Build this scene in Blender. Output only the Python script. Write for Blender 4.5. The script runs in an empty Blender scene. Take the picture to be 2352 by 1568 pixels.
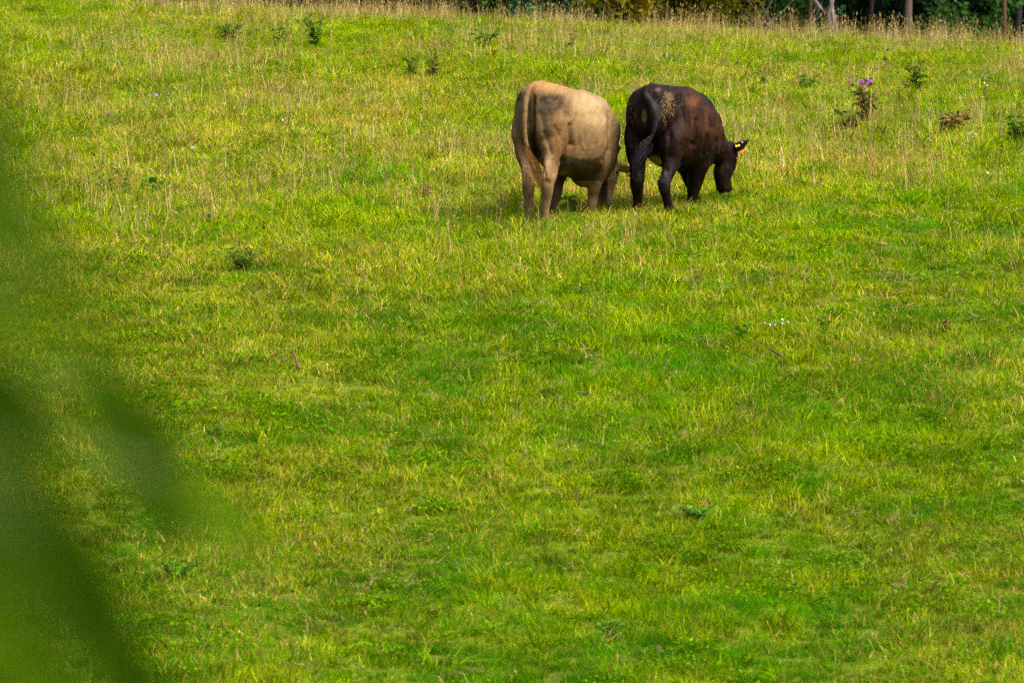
import bpy, bmesh, math, random
import numpy as np
from mathutils import Vector, Matrix

random.seed(7)
RNG = np.random.default_rng(11)
scene = bpy.context.scene
COL = scene.collection

# ---------------------------------------------------------------- camera, light, exposure
K = 13110.0                                   # tele lens: image units (2352 across) per unit of tangent
cam_data = bpy.data.cameras.new('camera')
cam = bpy.data.objects.new('camera', cam_data)
COL.objects.link(cam)
cam.location = (0, 0, 0)
FWD = Vector((0, 1, -0.02166)).normalized()
cam.rotation_euler = FWD.to_track_quat('-Z', 'Y').to_euler()
cam_data.sensor_width = 36
cam_data.lens = K * 36 / 2352
cam_data.clip_start = 0.1
cam_data.clip_end = 3000
cam_data.dof.use_dof = True
cam_data.dof.focus_distance = 58.5
cam_data.dof.aperture_fstop = 5.6
scene.camera = cam
RIGHT = Vector((1, 0, 0)); UP = RIGHT.cross(FWD).normalized()

world = bpy.data.worlds.new("World"); scene.world = world
world.use_nodes = True
wn = world.node_tree
sky = wn.nodes.new('ShaderNodeTexSky'); sky.sky_type = 'NISHITA'; sky.sun_disc = False
SUN_EL, SUN_AZ = math.radians(56), math.radians(122)      # high, to the right and a little behind the camera
sky.sun_elevation = SUN_EL; sky.sun_rotation = SUN_AZ
sky.dust_density = 9.0; sky.air_density = 1.0; sky.ozone_density = 0.6
wn.links.new(sky.outputs[0], wn.nodes['Background'].inputs[0])
wn.nodes['Background'].inputs[1].default_value = 0.15
sd = bpy.data.lights.new('sun', 'SUN'); sd.energy = 1.5; sd.angle = math.radians(40); sd.color = (1, .93, .80)
sun = bpy.data.objects.new('sun', sd); COL.objects.link(sun)
sdir = Vector((math.sin(SUN_AZ)*math.cos(SUN_EL), math.cos(SUN_AZ)*math.cos(SUN_EL), math.sin(SUN_EL)))
sun.rotation_euler = sdir.to_track_quat('Z', 'Y').to_euler()
vs = scene.view_settings
vs.view_transform = 'Standard'; vs.look = 'None'; vs.gamma = 1; vs.use_curve_mapping = False
vs.exposure = 1.27
scene.render.engine = 'CYCLES'
scene.cycles.max_bounces = 6; scene.cycles.diffuse_bounces = 4; scene.cycles.transmission_bounces = 4
scene.cycles.use_denoising = False
scene.cycles.pixel_filter_type = 'BLACKMAN_HARRIS'

# ---------------------------------------------------------------- small helpers
def tag(o, label=None, cat=None, group=None, kind=None):
    if label: o['label'] = label
    if cat: o['category'] = cat
    if group: o['group'] = group
    if kind: o['kind'] = kind
    return o

def link(o, parent=None):
    COL.objects.link(o)
    if parent is not None: o.parent = parent
    return o

def empty(name, loc, rz=0):
    o = bpy.data.objects.new(name, None); o.empty_display_size = .1
    o.location = loc; o.rotation_euler = (0, 0, rz)
    return link(o)

def mesh_obj(name, verts, faces, mat, parent=None, smooth=False, loc=None):
    me = bpy.data.meshes.new(name)
    me.from_pydata([tuple(v) for v in verts], [], faces)
    me.materials.append(mat)
    if smooth:
        me.polygons.foreach_set('use_smooth', [True]*len(me.polygons))
    me.update()
    o = bpy.data.objects.new(name, me)
    if loc is not None: o.location = loc
    return link(o, parent)

# value noise (numpy)
_tab = np.random.default_rng(5).random((256, 256)).astype(np.float64)
def vnoise(x, y, ox=0, oy=0):
    x = np.asarray(x, float)+ox*17.13+1000.; y = np.asarray(y, float)+oy*9.7+1000.
    xi = np.floor(x).astype(int); yi = np.floor(y).astype(int)
    fx = x-xi; fy = y-yi
    fx = fx*fx*(3-2*fx); fy = fy*fy*(3-2*fy)
    a = _tab[xi & 255, yi & 255]; b = _tab[(xi+1) & 255, yi & 255]
    c = _tab[xi & 255, (yi+1) & 255]; d = _tab[(xi+1) & 255, (yi+1) & 255]
    return (a*(1-fx)+b*fx)*(1-fy)+(c*(1-fx)+d*fx)*fy
def fbm(x, y, sx, sy=None, o=4, seed=0):
    sy = sy or sx; r = 0; amp = .5; t = 0
    for i in range(o):
        r = r+amp*vnoise(np.asarray(x)/sx*2**i, np.asarray(y)/sy*2**i, seed+i*3, seed*2+i)
        t += amp; amp *= .5
    return r/t
def sstep(a, b, x):
    t = np.clip((x-a)/(b-a), 0, 1); return t*t*(3-2*t)

# ---------------------------------------------------------------- the shape of the hill
def gz_base(x, d):
    x = np.asarray(x, float); d = np.asarray(d, float)
    dm = np.maximum(d, 1.0)
    T0 = -0.0011
    e = np.clip((d-36)/21, 0, 1)
    h = 21.0
    ta, tb, ma, mb = -0.0820, T0, .0060, .00179
    t1 = (2*e**3-3*e**2+1)*ta+(e**3-2*e**2+e)*h*ma+(-2*e**3+3*e**2)*tb+(e**3-e**2)*h*mb
    f = np.clip(d-57, 0, 62)
    t2 = .00179*f-.00179/(2*38)*f*f
    t = t1+t2
    t = t+(-.045*(x/dm))*sstep(60, 95, d)*(1-sstep(150, 400, d))
    z = t*dm
    zc = (T0+.00179*62-.00179/76*62*62)*119
    far = zc-(d-119)*.004
    z = np.where(d > 119, far+(-.045*x*119/dm)*(1-sstep(150, 400, d)), z)
    g = d-36
    near = -.0820*36+(-.0820+36*.006)*g+.0049*g*g
    z = np.where(d < 36, near, z)
    return z
def gz(x, d):
    x = np.asarray(x, float); d = np.asarray(d, float)
    w = sstep(12, 30, d)*(1-sstep(110, 150, d))*(1-sstep(20, 40, np.abs(x)))
    b = (fbm(x, d, 3.2, 4.5, 2, 3)-.5)*.20+(fbm(x, d, .9, 1.1, 2, 9)-.5)*.10
    return gz_base(x, d)+b*w
def P(px, py, depth):
    """point in the place seen at (px, py) of a 2352-wide picture, at that distance"""
    return (FWD+RIGHT*((px-1176)/K)+UP*((784-py)/K))*depth
def at(px, py):
    """where the line of sight through (px, py) meets the pasture"""
    ds = np.linspace(31, 104, 1500)
    xs = (px-1176)/K*ds
    zs = gz(xs, ds)
    ray = np.array([P(px, py, float(q)).z for q in ds[[0, -1]]])
    rz = ray[0]+(ray[1]-ray[0])*(ds-ds[0])/(ds[-1]-ds[0])
    k = np.argmax(zs >= rz) if (zs >= rz).any() else int(np.argmin(rz-zs))
    return Vector((float(xs[k]), float(ds[k]), float(zs[k])))

# ---------------------------------------------------------------- materials
def new_mat(name):
    m = bpy.data.materials.new(name); m.use_nodes = True
    nt = m.node_tree
    for n in list(nt.nodes): nt.nodes.remove(n)
    out = nt.nodes.new('ShaderNodeOutputMaterial')
    return m, nt, out
def N(nt, t, **kw):
    n = nt.nodes.new(t)
    for k, v in kw.items(): setattr(n, k, v)
    return n
def ramp(nt, stops, interp='LINEAR'):
    r = N(nt, 'ShaderNodeValToRGB'); r.color_ramp.interpolation = interp
    els = r.color_ramp.elements
    while len(els) > 1: els.remove(els[-1])
    els[0].position = stops[0][0]; els[0].color = (*stops[0][1], 1)
    for p, c in stops[1:]:
        e = els.new(p); e.color = (*c, 1)
    return r
def mix(nt, fac, a, b, blend='MIX'):
    m = N(nt, 'ShaderNodeMix', data_type='RGBA', blend_type=blend)
    for s, v in ((m.inputs[0], fac), (m.inputs[6], a), (m.inputs[7], b)):
        if hasattr(v, 'is_output'): nt.links.new(v, s)
        elif isinstance(v, tuple): s.default_value = (*v, 1)
        else: s.default_value = v
    return m.outputs[2]
def mathn(nt, op, a, b=None):
    m = N(nt, 'ShaderNodeMath', operation=op)
    for s, v in ((m.inputs[0], a), (m.inputs[1], b)):
        if v is None: continue
        if hasattr(v, 'is_output'): nt.links.new(v, s)
        else: s.default_value = v
    return m.outputs[0]
def leaf_shader(nt, out, color, trans=.35, rough=.55, spec=.25):
    p = N(nt, 'ShaderNodeBsdfPrincipled'); p.inputs['Roughness'].default_value = rough
    p.inputs['Specular IOR Level'].default_value = spec
    t = N(nt, 'ShaderNodeBsdfTranslucent'); ms = N(nt, 'ShaderNodeMixShader'); ms.inputs[0].default_value = trans
    if isinstance(color, tuple):
        p.inputs['Base Color'].default_value = (*color, 1); t.inputs[0].default_value = (*color, 1)
    else:
        nt.links.new(color, p.inputs['Base Color']); nt.links.new(color, t.inputs[0])
    nt.links.new(p.outputs[0], ms.inputs[1]); nt.links.new(t.outputs[0], ms.inputs[2])
    nt.links.new(ms.outputs[0], out.inputs[0])
    return p
def leaf_mat(name, c, c2=None, trans=.35, rough=.5, noise=14, spec=.04):
    m, nt, out = new_mat(name)
    c2 = c2 or tuple(q*.55 for q in c)
    oi = N(nt, 'ShaderNodeObjectInfo')
    g = N(nt, 'ShaderNodeNewGeometry')
    nz = N(nt, 'ShaderNodeTexNoise'); nz.inputs['Scale'].default_value = noise
    nt.links.new(g.outputs['Position'], nz.inputs['Vector'])
    f = mathn(nt, 'ADD', mathn(nt, 'MULTIPLY', nz.outputs[0], .9), mathn(nt, 'MULTIPLY', oi.outputs['Random'], .5))
    r = ramp(nt, [(.35, c2), (.85, c)])
    nt.links.new(f, r.inputs[0])
    leaf_shader(nt, out, r.outputs[0], trans, rough, spec)
    return m

def grass_mat(name, greens, straws, trans=.4):
    m, nt, out = new_mat(name)
    at1 = N(nt, 'ShaderNodeAttribute', attribute_name='bc')
    sep = N(nt, 'ShaderNodeSeparateColor'); nt.links.new(at1.outputs['Color'], sep.inputs[0])
    dry = N(nt, 'ShaderNodeAttribute', attribute_name='dry', attribute_type='INSTANCER')
    lum = N(nt, 'ShaderNodeAttribute', attribute_name='lum', attribute_type='INSTANCER')
    hue = N(nt, 'ShaderNodeAttribute', attribute_name='hue', attribute_type='INSTANCER')
    rg = ramp(nt, greens); nt.links.new(sep.outputs[0], rg.inputs[0])
    rs = ramp(nt, straws); nt.links.new(sep.outputs[0], rs.inputs[0])
    deep = mix(nt, hue.outputs['Fac'], rg.outputs[0], (.035, .18, .0008))
    less = mathn(nt, 'LESS_THAN', sep.outputs[2], dry.outputs['Fac'])
    c = mix(nt, less, deep, rs.outputs[0])
    c = mix(nt, 1.0, c, lum.outputs['Fac'], 'MULTIPLY')
    leaf_shader(nt, out, c, trans, .8, .02)
    return m
M_GRASS = grass_mat('pasture grass',
    [(0, (.012, .042, .0003)), (.28, (.065, .165, .0005)), (.58, (.19, .31, .0008)), (.86, (.36, .42, .001)), (1, (.50, .50, .015))],
    [(0, (.14, .055, .01)), (.3, (.32, .18, .02)), (.7, (.50, .36, .07)), (1, (.62, .52, .16))])
M_STRAW = grass_mat('dry stalks',
    [(0, (.12, .12, .02)), (.5, (.25, .25, .04)), (1, (.34, .33, .08))],
    [(0, (.24, .13, .06)), (.4, (.40, .28, .10)), (.8, (.56, .44, .17)), (1, (.72, .60, .29))], .3)
M_CLOVER = grass_mat('clover leaves',
    [(0, (.030, .085, .0008)), (.5, (.085, .18, .001)), (1, (.19, .29, .002))],
    [(0, (.12, .06, .015)), (1, (.26, .18, .05))], .3)

def ground_mat():
    m, nt, out = new_mat('pasture soil and thatch')
    g = N(nt, 'ShaderNodeNewGeometry')
    n1 = N(nt, 'ShaderNodeTexNoise'); n1.inputs['Scale'].default_value = 1.3; n1.inputs['Detail'].default_value = 6
    n2 = N(nt, 'ShaderNodeTexNoise'); n2.inputs['Scale'].default_value = 22; n2.inputs['Detail'].default_value = 8
    for q in (n1, n2): nt.links.new(g.outputs['Position'], q.inputs['Vector'])
    r1 = ramp(nt, [(.35, (.035, .065, .001)), (.65, (.09, .13, .002))]); nt.links.new(n1.outputs[0], r1.inputs[0])
    r2 = ramp(nt, [(.35, (.035, .030, .004)), (.6, (.12, .17, .002)), (.75, (.22, .15, .03))]); nt.links.new(n2.outputs[0], r2.inputs[0])
    c = mix(nt, .5, r1.outputs[0], r2.outputs[0])
    p = N(nt, 'ShaderNodeBsdfPrincipled'); p.inputs['Roughness'].default_value = .95; p.inputs['Specular IOR Level'].default_value = .1
    nt.links.new(c, p.inputs['Base Color'])
    b = N(nt, 'ShaderNodeBump'); b.inputs['Strength'].default_value = .8; b.inputs['Distance'].default_value = .04
    nt.links.new(n2.outputs[0], b.inputs['Height']); nt.links.new(b.outputs[0], p.inputs['Normal'])
    nt.links.new(p.outputs[0], out.inputs[0])
    return m

# ---------------------------------------------------------------- ground sheet
rows = np.unique(np.concatenate([np.linspace(-30, 30, 40), np.arange(30, 104, .24), np.linspace(104, 160, 45), np.geomspace(160, 2000, 25)]))
half = np.concatenate([np.arange(0, 12, .24), np.linspace(12, 40, 24)[1:], np.geomspace(40, 900, 16)[1:]])
cols = np.unique(np.concatenate([-half, half]))
X, D = np.meshgrid(cols, rows)
Z = gz(X, D)
vs_ = np.stack([X.ravel(), D.ravel(), Z.ravel()], 1)
nc, nr = len(cols), len(rows)
ii = (np.arange(nr-1)[:, None]*nc+np.arange(nc-1)[None, :]).ravel()
fc = np.stack([ii, ii+1, ii+nc+1, ii+nc], 1)
ground = mesh_obj('ground', vs_, fc.tolist(), ground_mat(), smooth=True)
tag(ground, 'grassy pasture hillside rising to a crest', kind='structure')

# ---------------------------------------------------------------- grass: clumps of blades set out by geometry nodes
def blade_clump(name, mat, n, radius, h0, h1, w0, w1, lean, bend, seed, seg=2, kind='blade', flat=False):
    r = np.random.default_rng(seed)
    V, F, Cc = [], [], []
    comb = r.uniform(0, 6.283)
    for i in range(n):
        a = r.uniform(0, 6.283); rad = radius*math.sqrt(r.random())
        bx, by = rad*math.cos(a), rad*math.sin(a)
        h = r.uniform(h0, h1); w = r.uniform(w0, w1)*.5
        az = comb+r.normal(0, 1.1); ln = abs(r.normal(0, lean)); bd = r.uniform(.2, 1)*bend
        dx, dy = math.cos(az), math.sin(az)
        fa = r.uniform(0, 6.283); sx, sy = math.cos(fa)*w, math.sin(fa)*w
        col = (r.random(), 0, r.random())
        b0 = len(V)
        for k in range(seg+1):
            t = k/seg
            off = h*(math.sin(ln)*t+bd*t*t)
            zz = h*(math.cos(ln)*t-.35*bd*t*t)
            if flat: zz = max(zz, .004)*.5+.006
            x, y = bx+dx*off, by+dy*off
            ww = 1-.45*t
            if k < seg:
                V.append((x-sx*ww, y-sy*ww, zz)); V.append((x+sx*ww, y+sy*ww, zz)); Cc += [(*col, 1), (*col, 1)]
            else:
                V.append((x, y, zz)); Cc.append((*col, 1))
        for k in range(seg-1):
            q = b0+2*k; F.append((q, q+1, q+3, q+2))
        q = b0+2*(seg-1); F.append((q, q+1, q+2))
        if kind == 'stalk':                    # a seed head near the tip
            tip = V[-1]; prev = V[-3]
            dirv = Vector(tip)-Vector(prev); L = min(dirv.length*.5, r.uniform(.03, .06)); dirv.normalize()
            c0 = Vector(tip); s1 = Vector((math.cos(fa), math.sin(fa), 0))*w*r.uniform(1.0, 1.9)
            b = len(V)
            V.extend([tuple(c0-dirv*L*.2), tuple(c0+dirv*L*.4+s1), tuple(c0+dirv*L), tuple(c0+dirv*L*.4-s1)])
            F.append((b, b+1, b+2, b+3)); Cc += [(*col, 1)]*4
    me = bpy.data.meshes.new(name); me.from_pydata(V, [], F); me.materials.append(mat)
    ca = me.color_attributes.new('bc', 'FLOAT_COLOR', 'POINT')
    ca.data.foreach_set('color', np.array(Cc, float).ravel())
    return bpy.data.objects.new(name, me)

def clover_clump(name, mat, n, radius, seed, hh=.07, sz=.014):
    r = np.random.default_rng(seed); V, F, Cc = [], [], []
    for i in range(n):
        a = r.uniform(0, 6.283); rad = radius*math.sqrt(r.random())
        c = Vector((rad*math.cos(a), rad*math.sin(a), hh*(1-.6*(rad/radius)**2)*r.uniform(.5, 1.15)))
        col = (r.random(), 0, r.random())
        nrm = Vector((r.normal(0, .45), r.normal(0, .45), 1)).normalized()
        t1 = nrm.orthogonal().normalized(); t1 = Matrix.Rotation(r.uniform(0, 6.28), 3, nrm) @ t1; t2 = nrm.cross(t1)
        L = sz*r.uniform(.8, 1.9); W = L*r.uniform(.35, .8)
        b = len(V)
        V.extend([tuple(c-t1*L), tuple(c+t2*W+nrm*L*.2), tuple(c+t1*L*1.1), tuple(c-t2*W+nrm*L*.2)])
        F.extend([(b, b+1, b+2), (b, b+2, b+3)]); Cc += [(*col, 1)]*4
    me = bpy.data.meshes.new(name); me.from_pydata(V, [], F); me.materials.append(mat)
    ca = me.color_attributes.new('bc', 'FLOAT_COLOR', 'POINT')
    ca.data.foreach_set('color', np.array(Cc, float).ravel())
    return bpy.data.objects.new(name, me)

def scatter(name, label, clumps, pts, idx, rot, scl, dry, lum, hue):
    src = bpy.data.collections.new(name+' clumps')          # the clump shapes, used only through the node tree
    for i, o in enumerate(clumps):
        o.name = '%s_clump_%02d' % (name, i); src.objects.link(o)
    me = bpy.data.meshes.new(name)
    n = len(pts)
    me.vertices.add(n); me.vertices.foreach_set('co', np.asarray(pts, np.float32).ravel())
    def fa(nm, t, arr, key):
        a = me.attributes.new(nm, t, 'POINT'); a.data.foreach_set(key, np.asarray(arr).ravel())
    fa('idx', 'INT', idx.astype(np.int32), 'value')
    fa('rot', 'FLOAT_VECTOR', rot.astype(np.float32), 'vector')
    fa('scl', 'FLOAT_VECTOR', scl.astype(np.float32), 'vector')
    fa('dry', 'FLOAT', dry.astype(np.float32), 'value'); fa('lum', 'FLOAT', lum.astype(np.float32), 'value'); fa('hue', 'FLOAT', hue.astype(np.float32), 'value')
    o = bpy.data.objects.new(name, me); link(o)
    ng = bpy.data.node_groups.new(name+' nodes', 'GeometryNodeTree')
    ng.interface.new_socket('Geometry', in_out='INPUT', socket_type='NodeSocketGeometry')
    ng.interface.new_socket('Geometry', in_out='OUTPUT', socket_type='NodeSocketGeometry')
    gi = ng.nodes.new('NodeGroupInput'); go = ng.nodes.new('NodeGroupOutput')
    iop = ng.nodes.new('GeometryNodeInstanceOnPoints'); ci = ng.nodes.new('GeometryNodeCollectionInfo')
    ci.inputs['Collection'].default_value = src
    ci.inputs['Separate Children'].default_value = True; ci.inputs['Reset Children'].default_value = True
    L = ng.links.new
    L(gi.outputs[0], iop.inputs['Points']); L(ci.outputs[0], iop.inputs['Instance'])
    iop.inputs['Pick Instance'].default_value = True
    def na(nm, t):
        q = ng.nodes.new('GeometryNodeInputNamedAttribute'); q.data_type = t; q.inputs['Name'].default_value = nm
        return [s for s in q.outputs if s.enabled and s.name == 'Attribute'][0]
    L(na('idx', 'INT'), iop.inputs['Instance Index']); L(na('rot', 'FLOAT_VECTOR'), iop.inputs['Rotation']); L(na('scl', 'FLOAT_VECTOR'), iop.inputs['Scale'])
    L(iop.outputs[0], go.inputs[0])
    md = o.modifiers.new('scatter', 'NODES'); md.node_group = ng
    tag(o, label, kind='stuff')
    return o

def field(n_per_m2, d0=31, d1=112, margin=1.35, w=None):
    """random spots on the pasture the camera could see"""
    hw = .0897*margin
    area = hw*(d1*d1-d0*d0)
    n = int(area*n_per_m2)
    d = np.sqrt(RNG.uniform(d0*d0, d1*d1, n)); x = RNG.uniform(-1, 1, n)*(hw*d+.4)
    keep = np.ones(n, bool)
    if w is not None: keep = RNG.random(n) < w(x, d)
    return x[keep], d[keep]
def pts_of(x, d, dz=0.): return np.stack([x, d, gz(x, d)+dz], 1)

def patches(x, d):
    dryp = fbm(x, d, 2.6, 5.0, 4, 21)         # 0..1, patches of dry thatch
    lush = fbm(x, d, 1.5, 2.6, 3, 33)
    fine = fbm(x, d, .35, .5, 2, 41)
    up = sstep(42, 62, d)                      # the upper pasture is drier
    return dryp, lush, fine, up

# short turf
x, d = field(150, w=lambda x, d: 1-.5*sstep(38, 62, d))
dryp, lush, fine, up = patches(x, d)
n = len(x)
dry = np.clip(.06+.04*up+.75*(dryp-.47)*(.7+.7*up)+.35*(fine-.5)+.06*sstep(80, 95, d), .02, .6)
lum = np.clip(.92+.16*up+.75*(fbm(x, d, .4, .7, 3, 57)-.5)+.3*(lush-.5)+.20*RNG.standard_normal(n), .4, 1.7)
hue = np.clip(.50-.36*up+1.7*(fbm(x, d, .55, .8, 3, 77)-.52)+.5*(fbm(x, d, 3, 4, 2, 78)-.5)+.12*RNG.standard_normal(n), 0, .9)
hs = (.55+.8*lush+.7*(fine-.5))*(.75+.5*RNG.random(n))*(.8+.2*up)
wd = (.62+.28*sstep(38, 60, d))
clumps = [blade_clump('g', M_GRASS, 40, .13, .05, .15, .006, .012, .7, .8, 100+i) for i in range(12)]
scatter('short_grass', 'short bright green pasture grass covering the whole hillside', clumps, pts_of(x, d, -.008), RNG.integers(0, 12, n),
        np.stack([RNG.normal(0, .16, n), RNG.normal(0, .16, n), RNG.uniform(0, 6.283, n)], 1),
        np.stack([wd, wd, hs], 1), dry, lum, hue)

# longer tussocks
x, d = field(6.5, w=lambda x, d: np.clip((fbm(x, d, 1.1, 1.6, 3, 15)-.45+.05*sstep(84, 94, d))*5, .05, 1))
dryp, lush, fine, up = patches(x, d); n = len(x)
clumps = [blade_clump('t', M_GRASS, 60, .10, .12, .28, .006, .012, .42, .8, 200+i, seg=3) for i in range(6)]
scatter('tussock_grass', 'longer tussocks of green grass among the short turf', clumps, pts_of(x, d, -.01), RNG.integers(0, 6, n),
        np.stack([RNG.normal(0, .2, n), RNG.normal(0, .2, n), RNG.uniform(0, 6.283, n)], 1),
        np.repeat((RNG.uniform(.45, 1.05, n)*(.7+.4*up))[:, None], 3, 1), np.clip(.04+.10*up+.8*(dryp-.5), .01, .6),
        RNG.uniform(.65, 1.2, n), np.clip(RNG.uniform(-.1, .6, n)-.25*up, 0, 1))

# dry stalks, thick along the crest
def wst(x, d):
    return np.clip((fbm(x, d, 1.6, 3.2, 4, 25)-.47)*4.5*(.12+.88*sstep(48, 62, d))+.10+(.06+2.2*np.clip(fbm(x, d, 1.2, 9, 3, 71)-.44, 0, .3))*sstep(84, 94, d), .03, 1)
x, d = field(21, 33, 112, w=wst); n = len(x)
clumps = [blade_clump('s', M_STRAW, 5, .09, .16, .46, .005, .008, .13, .14, 300+i, seg=3, kind='stalk') for i in range(8)]
up = sstep(46, 62, d)
sc = RNG.uniform(.45, 1.05, n)*(.5+.5*up)*(1+.2*sstep(84, 94, d))
scatter('dry_grass_stalks', 'thin straw coloured seed stalks standing in the pasture', clumps, pts_of(x, d, -.01), RNG.integers(0, 8, n),
        np.stack([RNG.normal(0, .10, n), RNG.normal(0, .10, n), RNG.uniform(0, 6.283, n)], 1),
        np.repeat(sc[:, None], 3, 1), RNG.uniform(.45, 1.0, n), RNG.uniform(.7, 1.15, n), RNG.uniform(0, .2, n))

# fallen dead blades
x, d = field(30, w=lambda x, d: np.clip((fbm(x, d, 1.2, 2.0, 3, 45)-.42)*4, .12, 1)*(1-.5*sstep(45, 55, d))); n = len(x)
clumps = [blade_clump('l', M_STRAW, 10, .15, .08, .24, .006, .012, 1.35, .1, 400+i, seg=2, flat=True) for i in range(5)]
scatter('dead_grass', 'fallen dead grass blades lying in the turf', clumps, pts_of(x, d, .03), RNG.integers(0, 5, n),
        np.stack([RNG.normal(0, .25, n), RNG.normal(0, .25, n), RNG.uniform(0, 6.283, n)], 1),
        np.repeat((RNG.uniform(.6, 1.2, n)*(.6+.4*sstep(42, 60, d)))[:, None], 3, 1), RNG.uniform(.5, 1, n), RNG.uniform(.4, .9, n), 0*x)

# clover and small broad leaves
x, d = field(26, w=lambda x, d: np.clip((fbm(x, d, .5, .75, 3, 63)-.55)*5, .06, .75)*(1-.6*sstep(46, 62, d))); n = len(x)
clumps = [clover_clump('c', M_CLOVER, 110, .15, 500+i, .095, .0085) for i in range(6)]
scatter('clover', 'patches of dark green clover and small leaves in the turf', clumps, pts_of(x, d, 0), RNG.integers(0, 6, n),
        np.stack([0*x, 0*x, RNG.uniform(0, 6.283, n)], 1), np.repeat(RNG.uniform(.6, 1.3, n)[:, None], 3, 1),
        RNG.uniform(0, .05, n), RNG.uniform(.6, 1.3, n), RNG.uniform(0, .5, n))

# soft leafy herbs in the upper pasture
x, d = field(2.2, w=lambda x, d: np.clip((fbm(x, d, 2.2, 3.5, 3, 83)-.47)*5, .04, 1)*(.35+.65*sstep(50, 62, d))); n = len(x)
clumps = [blade_clump('h', M_CLOVER, 34, .16, .08, .22, .012, .024, .7, .8, 600+i, seg=3) for i in range(6)]
scatter('leafy_herbs', 'soft green leafy herbs growing in patches among the pasture grass', clumps, pts_of(x, d, -.01), RNG.integers(0, 6, n),
        np.stack([RNG.normal(0, .15, n), RNG.normal(0, .15, n), RNG.uniform(0, 6.283, n)], 1), np.repeat(RNG.uniform(.5, 1.15, n)[:, None], 3, 1),
        RNG.uniform(0, .15, n), RNG.uniform(.7, 1.3, n), RNG.uniform(0, .4, n))

# ---------------------------------------------------------------- cattle
def catmull(arr, m):
    arr = np.asarray(arr, float); n = len(arr); out = []
    for i in range(n-1):
        p0 = arr[max(i-1, 0)]; p1 = arr[i]; p2 = arr[i+1]; p3 = arr[min(i+2, n-1)]
        for k in range(m):
            t = k/m
            out.append(.5*((2*p1)+(-p0+p2)*t+(2*p0-5*p1+4*p2-p3)*t*t+(-p0+3*p1-3*p2+p3)*t**3))
    out.append(arr[-1]); return np.array(out)

class Lofts:
    def __init__(self): self.V = []; self.F = []
    def add(self, rings):
        """rings: list of (n,3) arrays"""
        n = len(rings[0]); b = len(self.V)
        for r in rings: self.V.extend(map(tuple, r))
        for i in range(len(rings)-1):
            for j in range(n):
                self.F.append((b+i*n+j, b+i*n+(j+1) % n, b+(i+1)*n+(j+1) % n, b+(i+1)*n+j))
        for ri, rev in ((0, True), (len(rings)-1, False)):
            c = len(self.V); self.V.append(tuple(np.mean(rings[ri], 0)))
            for j in range(n):
                q = (b+ri*n+j, b+ri*n+(j+1) % n)
                self.F.append((q[1], q[0], c) if rev else (q[0], q[1], c))
    def tube(self, pts, m=4, n=14, axis=None):
        """pts: (x,y,z,ra,rb); rb is across, in direction axis (default: horizontal)"""
        a = catmull(pts, m); rings = []
        for i in range(len(a)):
            t = Vector(a[min(i+1, len(a)-1)][:3]-a[max(i-1, 0)][:3]).normalized()
            u = Vector(axis) if axis is not None else Vector((0, 0, 1)).cross(t)
            if u.length < .05: u = Vector((1, 0, 0))
            u = (u-t*u.dot(t)).normalized(); v = t.cross(u)
            ang = np.linspace(0, 2*np.pi, n, endpoint=False)
            ra, rb = max(a[i][3], .002), max(a[i][4], .002)
            rings.append(np.array([a[i][:3]+np.array(u)*rb*math.cos(g)+np.array(v)*ra*math.sin(g) for g in ang]))
        self.add(rings)

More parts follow.
